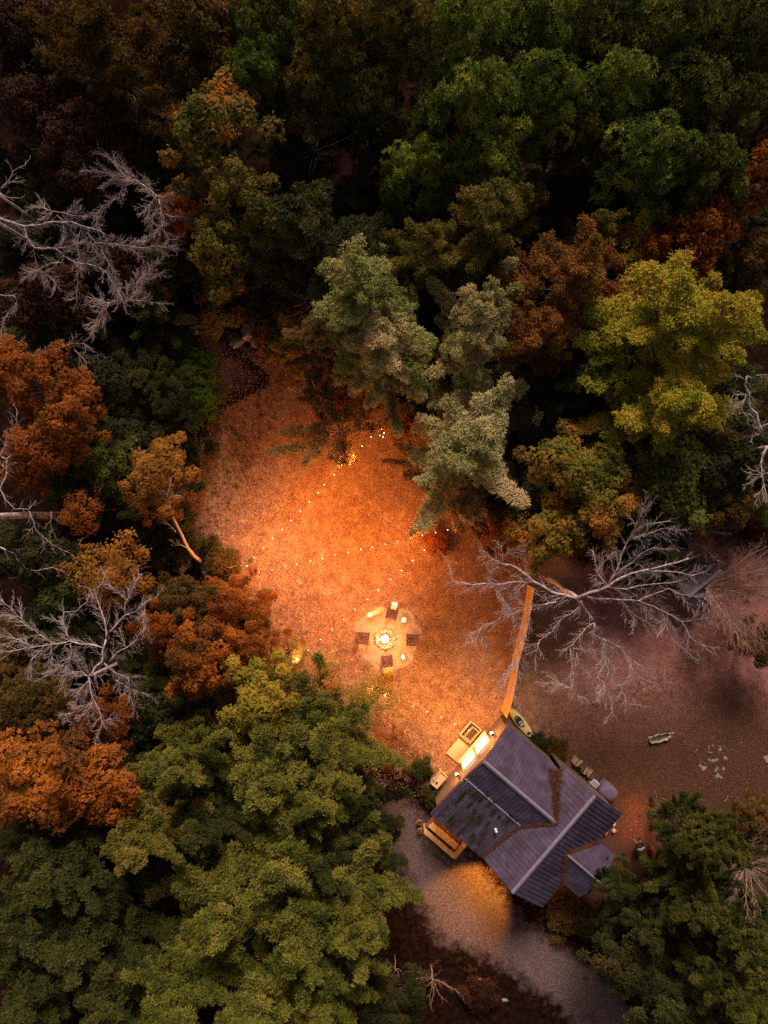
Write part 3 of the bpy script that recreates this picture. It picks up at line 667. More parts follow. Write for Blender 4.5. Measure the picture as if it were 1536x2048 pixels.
def traced(name_label, org, scale, hub_px, hub_z, base_px, limbs, mat, seed, trunk_r=.16, twigL=.8, dens=1.1, base_z=0, group='bare trees round the clearing', twigmat=None):
    """limbs: (zoomed polyline, z at start, z at end, radius at start, radius at end)"""
    rr = random.Random(seed)
    hub = P(*hub_px, hub_z); bp = P(*base_px, base_z)
    root = empty('bare_tree', bp, 0, name_label, 'tree', group)
    def loc(v): return Vector(v)-bp
    if trunk_r:
        pts = [bp.lerp(hub, t)+Vector((rr.uniform(-.06, .06), rr.uniform(-.06, .06), 0))*(1 if 0 < t < 1 else 0) for t in (0, .2, .4, .6, .8, 1)]
        pts[1] = Vector((bp.x*.97+hub.x*.03, bp.y*.97+hub.y*.03, pts[1].z))
        MB().tube([loc(p) for p in pts], [trunk_r*1.3]+[trunk_r*(1-.11*i) for i in range(1, 6)], 9).build('trunk', mat, root, True)
    tw = MB()
    for pl, z0, z1, r0, r1 in limbs:
        full = [(org[0]+x/scale, org[1]+y/scale) for x, y in pl]
        n = len(full); pts = []
        for i, (x, y) in enumerate(full):
            t = i/(n-1); pts.append(loc(P(x, y, z0+(z1-z0)*t)))
        # one subdivision with a little crookedness
        q = []
        for i in range(n-1):
            q.append(pts[i]); m_ = pts[i].lerp(pts[i+1], .5); l = (pts[i+1]-pts[i]).length
            q.append(m_+Vector((rr.uniform(-.05, .05), rr.uniform(-.05, .05), rr.uniform(-.04, .04)))*l)
        q.append(pts[-1]); k = len(q)
        MB().tube(q, [.70*(r0+(r1-r0)*i/(k-1)) for i in range(k)], 6).build('branch', mat, root, True)
        side_twigs(tw, q, dens*1.15, twigL*1.75, .0135, rr, 3 if r0 < .06 else 2)
    tag(tw.build('twigs', twigmat or M['twig'], root), kind='stuff')
    return root

RT = [
 ([(640, 505), (700, 480), (790, 450), (850, 410), (960, 375), (1060, 350), (1165, 320)], 7.5, 9.5, .13, .045),
 ([(790, 450), (740, 395), (715, 285)], 8, 9, .06, .025), ([(760, 420), (765, 340), (815, 290)], 8, 9, .035, .02),
 ([(790, 440), (830, 370), (850, 300), (880, 235), (915, 190), (960, 160), (1080, 145)], 8, 10, .08, .02),
 ([(880, 235), (940, 215), (1040, 180), (1160, 190)], 9, 10, .035, .015),
 ([(820, 400), (900, 340), (940, 300), (1000, 270), (1070, 280)], 8.3, 9.5, .045, .018),
 ([(960, 375), (1060, 380), (1180, 400), (1250, 380)], 8.8, 9.5, .05, .02),
 ([(915, 190), (940, 120), (965, 40)], 9.5, 10.2, .03, .014),
 ([(790, 455), (870, 465), (1000, 440), (1080, 435), (1160, 415)], 8, 9, .06, .02),
 ([(870, 465), (900, 420), (960, 380)], 8.2, 8.7, .035, .02),
 ([(690, 500), (760, 510), (850, 515), (930, 520), (1020, 480), (1070, 460)], 7.4, 8.6, .075, .03),
 ([(1070, 460), (1130, 490), (1200, 500), (1300, 500)], 8.6, 9, .035, .016),
 ([(930, 520), (1000, 545), (1070, 580), (1130, 615), (1170, 685), (1240, 730), (1290, 745)], 7.8, 7.5, .055, .016),
 ([(1065, 580), (1060, 640), (1090, 700), (1150, 750), (1210, 800)], 7.6, 7, .035, .014),
 ([(1130, 615), (1180, 610), (1260, 595)], 7.6, 7.8, .025, .012),
 ([(850, 515), (880, 560), (950, 610), (1010, 640)], 7.6, 7.2, .035, .014),
 ([(640, 505), (660, 540), (620, 575), (570, 600), (530, 660), (470, 700)], 7.3, 6.5, .07, .025),
 ([(470, 700), (455, 750), (445, 780)], 6.5, 6.3, .03, .015),
 ([(660, 520), (690, 570), (725, 620)], 7.2, 6.8, .075, .06),
 ([(725, 620), (690, 640), (640, 700), (600, 740), (560, 760)], 6.8, 6, .06, .025),
 ([(610, 740), (625, 850), (620, 930), (640, 960), (730, 1000)], 6.1, 5.4, .04, .014),
 ([(620, 740), (690, 750), (770, 755), (850, 800)], 6.1, 6, .03, .012),
 ([(640, 760), (660, 830), (710, 880), (750, 920)], 6, 5.6, .028, .012),
 ([(725, 620), (720, 680), (800, 715), (860, 750), (890, 790), (950, 830), (990, 850)], 6.8, 6, .055, .02),
 ([(890, 800), (900, 850), (940, 880), (1030, 910)], 6.1, 5.8, .03, .012),
 ([(775, 700), (770, 760), (790, 850), (840, 900), (880, 1000), (965, 1020)], 6.5, 5.6, .045, .014),
 ([(790, 850), (770, 900), (775, 960), (810, 1000), (800, 1050)], 6.2, 5.4, .032, .012),
 ([(620, 930), (560, 910), (490, 900)], 5.6, 5.4, .025, .012),
 ([(640, 505), (580, 490), (520, 475), (440, 430), (380, 380), (330, 350), (290, 345)], 7.5, 7.8, .12, .06),
 ([(290, 345), (240, 320), (195, 297)], 7.8, 8, .04, .02), ([(290, 345), (295, 300), (285, 260)], 7.8, 8.3, .035, .018),
 ([(300, 310), (350, 295), (400, 285)], 8, 8.3, .025, .012),
 ([(440, 430), (370, 430), (300, 440), (240, 440), (150, 445), (60, 430), (40, 340), (25, 310)], 7.5, 7, .085, .02),
 ([(235, 440), (240, 380), (290, 345)], 7.3, 7.7, .035, .025),
 ([(240, 440), (300, 520), (340, 580), (360, 640)], 7.2, 6.6, .03, .014),
 ([(545, 525), (470, 540), (400, 550), (330, 580), (250, 620), (195, 640)], 6.8, 6, .06, .025),
 ([(195, 640), (180, 680), (155, 720)], 6, 5.8, .025, .012), ([(400, 550), (360, 510), (360, 460)], 6.7, 6.9, .028, .016),
 ([(430, 550), (395, 660), (365, 750), (340, 830), (290, 920), (265, 960)], 6, 5, .05, .02),
 ([(365, 750), (355, 850), (345, 950), (380, 1020)], 5.4, 4.6, .026, .012)]
traced('big bare white-barked tree spreading over the plank fence and the east lawn', (880, 980), 2.3415, (1156, 1196), 7.4, (1098, 1160), RT, M['greybark'], 5, .2, .75, 1.35)

L1 = [
 ([(-60, 400), (0, 420), (60, 440), (150, 470), (250, 460), (330, 440), (440, 440), (500, 465), (600, 490), (650, 520)], 9.5, 9, .10, .025),
 ([(150, 470), (160, 530), (210, 600), (270, 605), (340, 605), (390, 640), (380, 690), (270, 710)], 9.3, 8.5, .075, .03),
 ([(270, 710), (245, 735), (330, 800), (360, 860)], 8.5, 8.3, .032, .015), ([(340, 605), (430, 590), (520, 560)], 9, 9.2, .035, .015),
 ([(390, 650), (460, 690), (540, 700), (610, 720)], 8.8, 8.5, .045, .03),
 ([(610, 720), (660, 760), (690, 810), (730, 880), (765, 940)], 8.5, 8, .05, .04),
 ([(765, 940), (830, 880), (900, 800), (980, 760)], 8, 8.3, .035, .012), ([(765, 940), (740, 920), (670, 940), (560, 910)], 8, 7.8, .035, .012),
 ([(670, 940), (610, 1010), (570, 1100), (570, 1150)], 7.8, 7.2, .026, .012), ([(780, 930), (860, 925), (940, 935), (1000, 950)], 8, 8, .028, .01),
 ([(750, 850), (830, 820), (900, 760), (960, 700)], 8.2, 8.6, .026, .01), ([(600, 570), (740, 580), (870, 600), (960, 590), (1060, 600)], 8.8, 8.8, .035, .01),
 ([(500, 470), (470, 580), (500, 690), (480, 740), (470, 900), (470, 950)], 9, 7.5, .035, .015),
 ([(540, 510), (620, 600), (660, 680), (700, 760), (740, 850)], 8.8, 8, .03, .02), ([(350, 380), (440, 400), (520, 405), (600, 400)], 9.3, 9.3, .026, .012),
 ([(350, 380), (240, 345), (200, 350)], 9.3, 9.5, .022, .012), ([(350, 400), (420, 470), (480, 560)], 9.2, 8.8, .025, .014)]
traced('bare grey tree with long crooked limbs reaching in from the left edge', (0, 300), 3.072, (-12, 440), 9.4, (130, 530), L1, M['greybark'], 6, .2, .75, 1.5)
L1b = [
 ([(820, 180), (760, 220), (730, 290), (640, 340), (600, 390), (590, 490)], 8.5, 8, .035, .018), ([(820, 180), (740, 160), (640, 140), (500, 125)], 8.5, 9, .035, .012),
 ([(830, 170), (740, 100), (660, 40), (580, 0)], 8.6, 9.3, .03, .012), ([(820, 180), (890, 220), (960, 280), (1000, 290), (1070, 260), (1130, 240)], 8.5, 8.5, .045, .018),
 ([(960, 280), (910, 350), (920, 420), (970, 470), (920, 560)], 8.3, 7.5, .032, .014), ([(975, 300), (990, 390), (1060, 410), (1180, 410)], 8.2, 8, .04, .018),
 ([(990, 390), (1000, 480), (1040, 550), (1100, 550)], 8, 7.5, .026, .012), ([(960, 280), (860, 200), (760, 150), (680, 60)], 8.4, 9.2, .026, .01)]
traced('slender bare grey tree with fanned twigs behind the long crooked limbs', (0, 300), 3.072, (318, 425), 8, (375, 480), L1b, M['greybark'], 7, .09, .7, 1.5)
L1c = [
 ([(100, 1240), (170, 1260), (240, 1260), (320, 1230), (440, 1190), (520, 1190), (620, 1270)], 6.5, 6.5, .035, .012), ([(240, 1260), (300, 1290), (380, 1300)], 6.4, 6.4, .022, .012),
 ([(460, 1230), (530, 1300), (640, 1360), (740, 1390)], 6.4, 5.5, .028, .012), ([(530, 1300), (545, 1400), (580, 1470)], 6, 5.5, .02, .01),
 ([(0, 890), (80, 895), (110, 920), (50, 1000), (10, 1100), (20, 1180), (130, 1190)], 7.5, 6.5, .03, .012)]
traced('thin arching bare tree with pale drooping branches at the left edge', (0, 300), 3.072, (90, 706), 6.4, (170, 735), L1c, M['greybark'], 8, .08, .7, 1.4)
L1d = [([(0, 240), (60, 180), (80, 130), (160, 90)], 10, 10.5, .04, .015), ([(40, 200), (100, 195), (160, 185)], 10, 10, .03, .015), ([(0, 265), (40, 290), (120, 295)], 10, 10, .04, .02), ([(-60, 250), (0, 250)], 9.8, 10, .06, .05)]
traced('single pale forked bough entering at the left edge above the crooked limbs', (0, 300), 3.072, (-15, 382), 9.8, (130, 480), L1d, M['greybark'], 9, .12, .5, .8)

L2 = [
 ([(520, 1620), (560, 1560), (600, 1530), (600, 1470), (620, 1400)], 8.8, 9.3, .095, .08), ([(620, 1400), (620, 1340), (590, 1230), (560, 1140), (550, 1110), (600, 1075), (620, 990)], 9.3, 10, .07, .018),
 ([(640, 1360), (700, 1290), (730, 1260), (790, 1240), (850, 1180), (920, 1150)], 9.3, 9.3, .06, .018), ([(730, 1260), (730, 1190), (780, 1100), (830, 1015)], 9.3, 9.6, .035, .018),
 ([(735, 1170), (700, 1130), (620, 1075)], 9.4, 9.8, .025, .015), ([(850, 1180), (850, 1290), (850, 1380)], 9.2, 8.8, .024, .012),
 ([(600, 1450), (540, 1430), (480, 1430), (410, 1410), (300, 1430), (200, 1445), (100, 1465), (0, 1470)], 9.2, 9.5, .07, .018),
 ([(400, 1400), (385, 1330), (360, 1280), (380, 1240), (440, 1240), (510, 1180), (520, 1130)], 9.3, 9.5, .045, .015),
 ([(200, 1445), (110, 1400), (0, 1380)], 9.4, 9.5, .025, .012), ([(410, 1430), (420, 1480), (380, 1540), (300, 1600), (200, 1650)], 9.2, 8.6, .04, .014),
 ([(300, 1440), (310, 1520), (310, 1580)], 9.2, 9, .022, .012), ([(260, 1440), (180, 1520), (190, 1600), (180, 1630)], 9.2, 8.8, .026, .012),
 ([(640, 1530), (680, 1480), (740, 1450), (790, 1410), (830, 1340)], 9, 9, .05, .015), ([(740, 1450), (710, 1380), (700, 1330)], 9, 9.2, .024, .012),
 ([(610, 1540), (680, 1600), (750, 1630), (760, 1720), (800, 1830)], 9, 8.3, .055, .014), ([(680, 1640), (760, 1690), (880, 1730)], 8.8, 8.5, .024, .012),
 ([(520, 1620), (530, 1700), (550, 1760), (590, 1840), (600, 1900), (560, 1950), (590, 2010)], 8.8, 8, .075, .015),
 ([(550, 1750), (510, 1790), (460, 1810), (360, 1870)], 8.5, 8.2, .035, .012), ([(540, 1770), (480, 1860), (440, 1900), (420, 1980)], 8.5, 8, .035, .014),
 ([(600, 1880), (690, 1860)], 8.3, 8.3, .022, .01), ([(520, 1620), (480, 1590), (420, 1590), (370, 1620), (370, 1680)], 8.8, 8.6, .035, .015),
 ([(520, 1610), (500, 1540), (450, 1500), (440, 1460)], 8.8, 9, .03, .012), ([(520, 1640), (470, 1700), (460, 1760)], 8.8, 8.5, .026, .012),
 ([(540, 1600), (580, 1620), (620, 1600)], 8.8, 8.9, .024, .012), ([(310, 1430), (230, 1370), (160, 1320), (50, 1260)], 9.3, 9.8, .032, .012), ([(160, 1310), (80, 1240), (0, 1170)], 9.6, 10, .024, .012)]
traced('bare white-limbed tree with radiating branches below the amber trees on the left', (0, 800), 2.926, (178, 1353), 8.8, (290, 1300), L2, M['greybark'], 10, .19, .7, 1.4)
LE = [([(40, 340), (40, 400), (30, 460), (0, 520), (30, 580), (90, 640), (170, 640), (210, 590)], 9, 9, .07, .018), ([(0, 330), (30, 270), (80, 240), (170, 210), (220, 205)], 9.3, 9.5, .05, .015),
      ([(80, 240), (70, 170), (100, 130), (100, 60)], 9.3, 9.8, .032, .012), ([(-10, 320), (40, 345), (90, 300), (80, 260)], 9.2, 9.4, .05, .025), ([(40, 400), (0, 370)], 9, 9, .06, .06)]
traced('pale curling bare tree at the left edge beside the rusty maples', (0, 800), 2.926, (-30, 925), 9, (140, 935), LE, M['greybark'], 12, .16, .6, 1.0)
LF = [([(0, 860), (90, 900), (120, 990), (220, 1000), (310, 980), (400, 1030)], 7, 6.8, .06, .015), ([(120, 990), (100, 1060)], 7, 6.8, .03, .015), ([(90, 900), (115, 870)], 7, 7.2, .03, .02),
      ([(170, 650), (210, 760), (300, 840), (420, 900), (460, 940)], 8, 6.5, .032, .014), ([(300, 650), (300, 760), (280, 830)], 8, 7, .024, .012)]
traced('bare tree with a single thick limb at the left edge below the lying-looking trunk', (0, 800), 2.926, (-12, 1090), 7, (70, 1110), LF, M['greybark'], 13, .15, .55, .9)
# the pale straight trunk that shows full length towards the left edge
pt = P(146, 1031, 0); rt = empty('bare_tree', pt, 0, 'tall straight pale trunk seen full length at the left edge', 'tree', 'bare trees round the clearing')
MB().tube([(0, 0, 0), (.05, 0, 3), (-.03, .04, 6), (0, 0, 10), (-.1, 0, 13)], [.3, .25, .22, .17, .1], 10).build('trunk', M['greybark'], rt, True)
tw = MB(); rr_ = random.Random(4)
for k in range(9):
    a = rr_.uniform(0, 6.28); z = 10+k*.33; q = [Vector((0, 0, z)), Vector((math.cos(a)*.8, math.sin(a)*.8, z+.5)), Vector((math.cos(a)*1.9, math.sin(a)*1.9, z+1))]
    tw.tube(q, [.05, .035, .02], 5); side_twigs(tw, q, 1, .7, .016, rr_)
tw.build('branches', M['greybark'], rt)

RE = [([(760, 300), (740, 400), (790, 500), (770, 580), (800, 660), (870, 720), (900, 860), (930, 950)], 9.5, 7.5, .08, .13), ([(730, 330), (640, 280), (580, 265)], 9.4, 9.6, .03, .014),
      ([(770, 515), (690, 500), (610, 510), (570, 580), (570, 650), (640, 700)], 9, 9, .035, .015), ([(750, 520), (720, 600), (690, 650), (720, 710), (640, 730)], 9, 8.6, .045, .02), ([(720, 710), (790, 800)], 8.6, 8.4, .03, .015),
      ([(930, 950), (860, 850), (810, 740), (720, 710)], 7.8, 8.6, .03, .02), ([(930, 950), (830, 990), (770, 1000)], 7.6, 7.6, .035, .02), ([(900, 900), (950, 860), (1030, 830)], 7.7, 8, .05, .03),
      ([(870, 290), (990, 285)], 9.2, 9.2, .025, .014), ([(760, 290), (830, 320)], 9.5, 9.5, .03, .02)]
traced('knotty bare tree with curling side boughs on the right edge', (1360, 700), 5.69, (1523, 867), 7.5, (1380, 905), RE, M['greybark'], 14, .17, .55, 1.1)
RE2 = [([(990, 1100), (940, 1200), (920, 1300), (930, 1410), (950, 1500), (970, 1600), (1000, 1760)], 8.5, 8, .10, .03), ([(930, 1410), (870, 1380), (760, 1350)], 8.4, 8.5, .028, .012),
       ([(930, 1420), (820, 1420), (750, 1460)], 8.3, 8.3, .026, .012), ([(940, 1430), (850, 1480), (750, 1540)], 8.3, 8, .032, .012), ([(960, 1530), (900, 1640), (870, 1720), (830, 1800)], 8.2, 7.7, .035, .012), ([(930, 1420), (1000, 1400)], 8.3, 8.3, .04, .03)]
traced('second bare trunk with short forked twigs, lower on the right edge', (1360, 700), 5.69, (1534, 893), 8.5, (1400, 930), RE2, M['greybark'], 15, .15, .5, 1.1)

def twig_fan(label, px, py, rpx, top, mat, seed, n=16, base=None, lvl=2, kind='bare_tree', cat='tree', group='bare trees round the clearing', a0=0, a1=6.283, r=.03, dens=1.5):
    rr = random.Random(seed); zc = top*.7; R = rpx*(CAMH-zc)/FPX; p = P(px, py, zc)
    bp = Vector((p.x, p.y, 0)) if base is None else P(*base, 0)
    root = empty(kind, bp, 0, label, cat, group); hub = Vector((p.x-bp.x, p.y-bp.y, top*.55))
    MB().tube([(0, 0, 0), hub*.5+Vector((.05, 0, 0)), hub], [r*2.6, r*2.1, r*1.5], 6).build('trunk', mat, root, True)
    mb = MB()
    for i in range(n):
        a = a0+(a1-a0)*(i+rr.uniform(.1, .9))/n; L = R*rr.uniform(.55, 1.1); q = [hub]; d = Vector((math.cos(a), math.sin(a), .45))
        for k in range(5):
            jj_ = .5 if top < 4 else .26
            d = (d+Vector((rr.uniform(-jj_, jj_), rr.uniform(-jj_, jj_), rr.uniform(-.12, .1)))).normalized(); q.append(q[-1]+d*L/5*1.1)
        mb.tube(q, [r, r*.8, r*.65, r*.5, r*.38, r*.22], 4, False); side_twigs(mb, q, dens, L*.33, r*.4, rr, lvl)
    mb.build('branches', mat, root); return root
twig_fan('hazy bare bush of fine grey twigs above the dark shed', 1360, 1045, 95, 4.0, M['greybark'], 31, 34, lvl=2, r=.022, dens=1.5)
twig_fan('reddish bare sapling with long twigs fanning right of the dark shed', 1425, 1180, 150, 6, M['redtwig'], 32, 34, base=(1405, 1175), a0=-1.4, a1=.95, r=.028, dens=1.3)
twig_fan('low reddish bare sapling below the fanning one at the right edge', 1500, 1150, 95, 4.5, M['redtwig'], 33, 26, a0=-1.8, a1=1.4, r=.024)
twig_fan('bare grey brush among the pines on the lower right edge', 1515, 1750, 105, 8.5, M['deadwood'], 34, 24, r=.03)
twig_fan('reddish bare brush beneath the grey brush on the lower right edge', 1480, 1800, 80, 6.5, M['redtwig'], 35, 12, r=.025)
twig_fan('bare twiggy limbs in the dark gap left of the fir-green oaks', 625, 280, 80, 9.5, M['greybark'], 36, 9, r=.03, dens=.7)
twig_fan('thin bare tree in the black hollow under the northern oaks', 700, 320, 75, 9, M['redtwig'], 37, 7, r=.028, dens=.6)
twig_fan('bare fanned bough in the black hollow south of the oak wood', 1180, 335, 75, 9, M['redtwig'], 38, 9, base=(1130, 400), a0=-.7, a1=1.2, r=.035, dens=.9)
twig_fan('small bare crown poking up among the top oaks', 655, 105, 45, 11.5, M['greybark'], 39, 7, r=.022, dens=.8)
twig_fan('tangle of bleached dead branches on the half dead pine', 625, 585, 62, 9.5, M['deadwood'], 40, 20, a0=1.9, a1=4.2, r=.028, dens=1.3)
twig_fan('second bleached tangle hanging below the half dead pine', 660, 665, 50, 7.5, M['deadwood'], 41, 16, a0=-2.4, a1=-.5, r=.024, dens=1.1)
twig_fan('crossed dead boughs in the black gap of the south west pines', 300, 1840, 52, 7, M['deadwood'], 42, 8, r=.04, dens=.5)
twig_fan('bare brush lying at the lower edge left of the drive', 865, 1965, 72, 2.6, M['deadwood'], 43, 9, r=.022, dens=1.6)
twig_fan('bare twigs in front of the black-green evergreen', 790, 1945, 36, 2.6, M['deadwood'], 44, 5, r=.018, dens=1.6)
twig_fan('few dead twigs showing under the green pine beside the drive', 655, 1590, 38, 8.5, M['deadwood'], 45, 8, r=.02, dens=.8)
twig_fan('bare branches behind the yellow-green pine top', 1330, 540, 35, 13, M['greybark'], 46, 6, r=.022, dens=.8)
twig_fan('pale bare bough crossing the orange maple on the right edge', 1500, 460, 42, 11, M['greybark'], 47, 7, r=.022, dens=.8)

# leaning birch with amber leaves
BI = [([(520, 860), (400, 720), (370, 620), (240, 490), (150, 380)], 7, 8.4, .045, .015), ([(520, 860), (480, 700), (470, 650), (520, 500), (530, 400)], 7, 8.6, .045, .015),
      ([(600, 1200), (480, 1070), (290, 920)], 5, 6, .03, .012), ([(760, 1430), (640, 1370), (530, 1340)], 3.2, 3.8, .025, .012), ([(480, 700), (600, 660), (680, 670)], 7.6, 8, .02, .012)]
bb = P(409, 1128, 0); root = empty('birch_tree', bb, 0, 'leaning white birch with amber crown on the west rim of the clearing', 'tree')
path = [(1040, 1690, 0), (860, 1550, 1.4), (760, 1420, 3), (680, 1240, 4.3), (600, 1080, 5.6), (550, 970, 6.4), (520, 860, 7)]
tp = [P(270+x/7.315, 900+y/7.315, z)-bb for x, y, z in path]
MB().tube(tp, [.16, .13, .115, .10, .085, .07, .055], 8).build('trunk', M['birch'], root, True)
tw = MB(); rr_ = random.Random(77)
for pl, z0, z1, r0, r1 in BI:
    n = len(pl); pts = [P(270+x/7.315, 900+y/7.315, z0+(z1-z0)*i/(n-1))-bb for i, (x, y) in enumerate(pl)]
    MB().tube(pts, [r0+(r1-r0)*i/(n-1) for i in range(n)], 5).build('branch', M['birch'], root, True)
    side_twigs(tw, pts, 1.5, .7, .014, rr_)
tag(tw.build('twigs', M['birch'], root), kind='stuff')
cc = P(312, 960, 8)-bb
for k, (dx, dy, s, z) in enumerate(((-.1, .4, .62, 8.9), (.5, -.9, .40, 7.6), (-1.0, -1.5, .36, 7.2))):
    link('crown', PAT['sparse'][k % 2][0] if k else PAT['maple'][1][0], F['amber'], root, loc=(cc.x+dx, cc.y+dy, z-BH*.55), scl=(s, s, .55), rot=(0, 0, k*1.3))
# ------------------------------------------------------------------ the cabin
HO = P(1025, 1785, 5.2); HB = P(1190, 1592, 5.2)
E1 = Vector((HB.x-HO.x, HB.y-HO.y, 0)).normalized(); E2 = Vector((E1.y, -E1.x, 0))
HROT = math.atan2(E1.y, E1.x)
def W(a, b, z=0): return Vector((HO.x, HO.y, 0))+E1*a+E2*b+Vector((0, 0, z))
# cabin frame: local x along E1 (north east), local y along -E2 (north west), so b = -y
cabin = empty('cabin', W(0, 0), HROT, 'timber cabin with grey-violet ribbed metal roof and lit front windows', 'cabin')
def HL(a, b, z): return Vector((a, -b, z))
def wall_poly(name, pts, t, mat=None):
    """upright wall slab from a polygon of (a,b,z) points, thickened by t along its normal"""
    v = [HL(*p) for p in pts]; n = (v[1]-v[0]).cross(v[2]-v[0]).normalized()
    k = len(v); vs = v+[q+n*t for q in v]
    fs = [tuple(range(k))[::-1], tuple(range(k, 2*k))]+[(i, (i+1) % k, k+(i+1) % k, k+i) for i in range(k)]
    return MB().add(vs, fs).build(name, mat or M['wall'], cabin)
wall_poly('wall', [(.2, -6.1, 0), (7.3, -6.1, 0), (7.3, -6.1, 3.35), (5.0, -6.1, 4.6), (3.2, -6.1, 3.7), (.2, -6.1, 3.35)], .12)
wall_poly('wall', [(7.3, -5.96, 0), (7.3, -1.9, 0), (7.3, -1.9, 3.35), (7.3, -5.96, 3.35)], -.12)
wall_poly('wall', [(.2, -1.9, 0), (.2, -5.96, 0), (.2, -5.96, 3.35), (.2, -1.9, 3.35)], -.12)
wall_poly('wall', [(.2, -1.88, 0), (.2, 2.8, 0), (.2, 2.8, 3.4), (.2, 0, 5.0), (.2, -1.88, 3.6)], .12)
wall_poly('wall', [(7.65, -1.85, 0), (7.65, 2.8, 0), (7.65, 2.8, 3.4), (7.65, 0, 5.0), (7.65, -1.85, 3.6)], -.12)
wall_poly('wall', [(.34, 2.8, 0), (7.5, 2.8, 0), (7.5, 2.8, 3.35), (.34, 2.8, 3.35)], -.12)

def clip(poly, ax, lim, keep_less):
    out = []; n = len(poly)
    for i in range(n):
        p, q = poly[i], poly[(i+1) % n]; a, b = p[ax], q[ax]
        ip = (a <= lim) if keep_less else (a >= lim); iq = (b <= lim) if keep_less else (b >= lim)
        if ip: out.append(p)
        if ip != iq:
            t = (lim-a)/(b-a); out.append(tuple(p[k]+(q[k]-p[k])*t for k in range(2)))
    return out
def roof(poly, zf, ax, pitch, th=.04, rib=.045):
    """poly in (a,b); panels cut every `pitch` along axis ax; each panel carries its raised seam"""
    lo = min(p[ax] for p in poly); hi = max(p[ax] for p in poly); k = 0; x = lo
    while x < hi-.02:
        x2 = min(hi, x+pitch); c = clip(clip(poly, ax, x+.004, False), ax, x2-.004, True)
        if len(c) >= 3:
            top = [HL(a, b, zf(a, b)) for a, b in c]; m = len(c); bot = [v-Vector((0, 0, th)) for v in top]
            mb = MB().add(top+bot, [tuple(range(m)), tuple(range(m, 2*m))[::-1]]+[(i, m+i, m+(i+1) % m, (i+1) % m) for i in range(m)])
            oth = 1-ax; s = clip(clip(poly, ax, x+.004, False), ax, x+.05, True)
            if len(s) >= 3:
                st = [HL(a, b, zf(a, b)+rib) for a, b in s]; m = len(s); sb = [v-Vector((0, 0, rib-.001)) for v in st]
                mb.add(st+sb, [tuple(range(m)), tuple(range(m, 2*m))[::-1]]+[(i, m+i, m+(i+1) % m, (i+1) % m) for i in range(m)])
            mb.build('roof_panel', M['roof'], cabin); k += 1
        x = x2
RZ = 5.2
nw = lambda a, b: RZ+.76*b
se = lambda a, b: RZ-.6*b
w1 = lambda a, b: 4.8-.55*(a-5.0)
w2 = lambda a, b: 4.8-.5*(5.0-a)
w3 = lambda a, b: 3.9-.125*(3.2-a)
# main north west slope (cut by the two valleys)
roof([(0, 0), (7.9, 0), (7.9, -2.1), (7.2, -2.1), (5.0, -.53), (3.2, -1.71), (0, -2.2)], nw, 0, .30) if False else None
for pl in ([(0, 0), (3.2, 0), (3.2, -1.71), (0, -2.2)], [(3.2, 0), (5.0, 0), (5.0, -.53), (3.2, -1.71)], [(5.0, 0), (7.2, 0), (7.2, -2.1), (5.0, -.53)], [(7.2, 0), (7.95, 0), (7.95, -2.1), (7.2, -2.1)]):
    roof(pl, nw, 0, .30)
roof([(5.0, -6.55), (5.0, -.53), (7.2, -2.1), (7.55, -2.1), (7.55, -6.35)], w1, 1, .27)
roof([(3.2, -6.45), (3.2, -1.71), (5.0, -.53), (5.0, -6.55)], w2, 1, .27)
roof([(-.12, -6.45), (-.12, -2.2), (3.2, -1.71), (3.2, -6.45)], w3, 1, .25)
# south east slope and its cross gable
gz = lambda a: 4.4-.55*abs(a-3.85)
roof([(0, .0), (2.05, .0), (2.05, 3.05), (0, 3.05)], se, 0, .30)
roof([(2.05, 0), (3.85, 0), (3.85, 1.33), (2.05, 3.0)], se, 0, .30)
roof([(3.85, 0), (5.65, 0), (5.65, 3.0), (3.85, 1.33)], se, 0, .30)
roof([(5.65, 0), (7.95, 0), (7.95, 3.05), (5.65, 3.05)], se, 0, .30)
roof([(3.85, 1.33), (3.85, 4.4), (2.05, 4.4), (2.05, 3.0)], lambda a, b: gz(a), 1, .3)
roof([(3.85, 1.33), (5.65, 3.0), (5.65, 4.4), (3.85, 4.4)], lambda a, b: gz(a), 1, .3)
wall_poly('wall', [(2.3, 4.2, 0), (5.4, 4.2, 0), (5.4, 4.2, 3.5), (3.85, 4.2, 4.25), (2.3, 4.2, 3.5)], -.1)
def cap(p, q, w=.13, h=.05):
    a, c = HL(*p), HL(*q); d = (c-a).normalized(); s = Vector((-d.y, d.x, 0))*w
    up = Vector((0, 0, h)); dn = Vector((0, 0, -.03))
    vs = [a+s+dn, a+up, a-s+dn, c+s+dn, c+up, c-s+dn]
    MB().add(vs, [(0, 3, 4, 1), (1, 4, 5, 2), (0, 1, 2), (3, 5, 4)]).build('ridge_cap', M['roofcap'], cabin)
cap((-.02, 0, RZ+.06), (7.97, 0, RZ+.06), .14); cap((5.0, -6.57, 4.87), (5.0, -.5, 4.87), .13); cap((3.2, -6.46, 3.96), (3.2, -1.7, 3.96), .09); cap((3.85, 1.3, 4.46), (3.85, 4.42, 4.46), .09)
def board(name, p, q, w=.03, h=.16):
    a, c = HL(*p), HL(*q); d = (c-a).normalized(); s = Vector((-d.y, d.x, 0))*w; u = Vector((0, 0, h))
    vs = [a-s-u, a+s-u, a+s, a-s, c-s-u, c+s-u, c+s, c-s]
    MB().add(vs, [(0, 1, 2, 3), (4, 7, 6, 5), (0, 4, 5, 1), (3, 2, 6, 7), (0, 3, 7, 4), (1, 5, 6, 2)]).build(name, M['roof'], cabin)
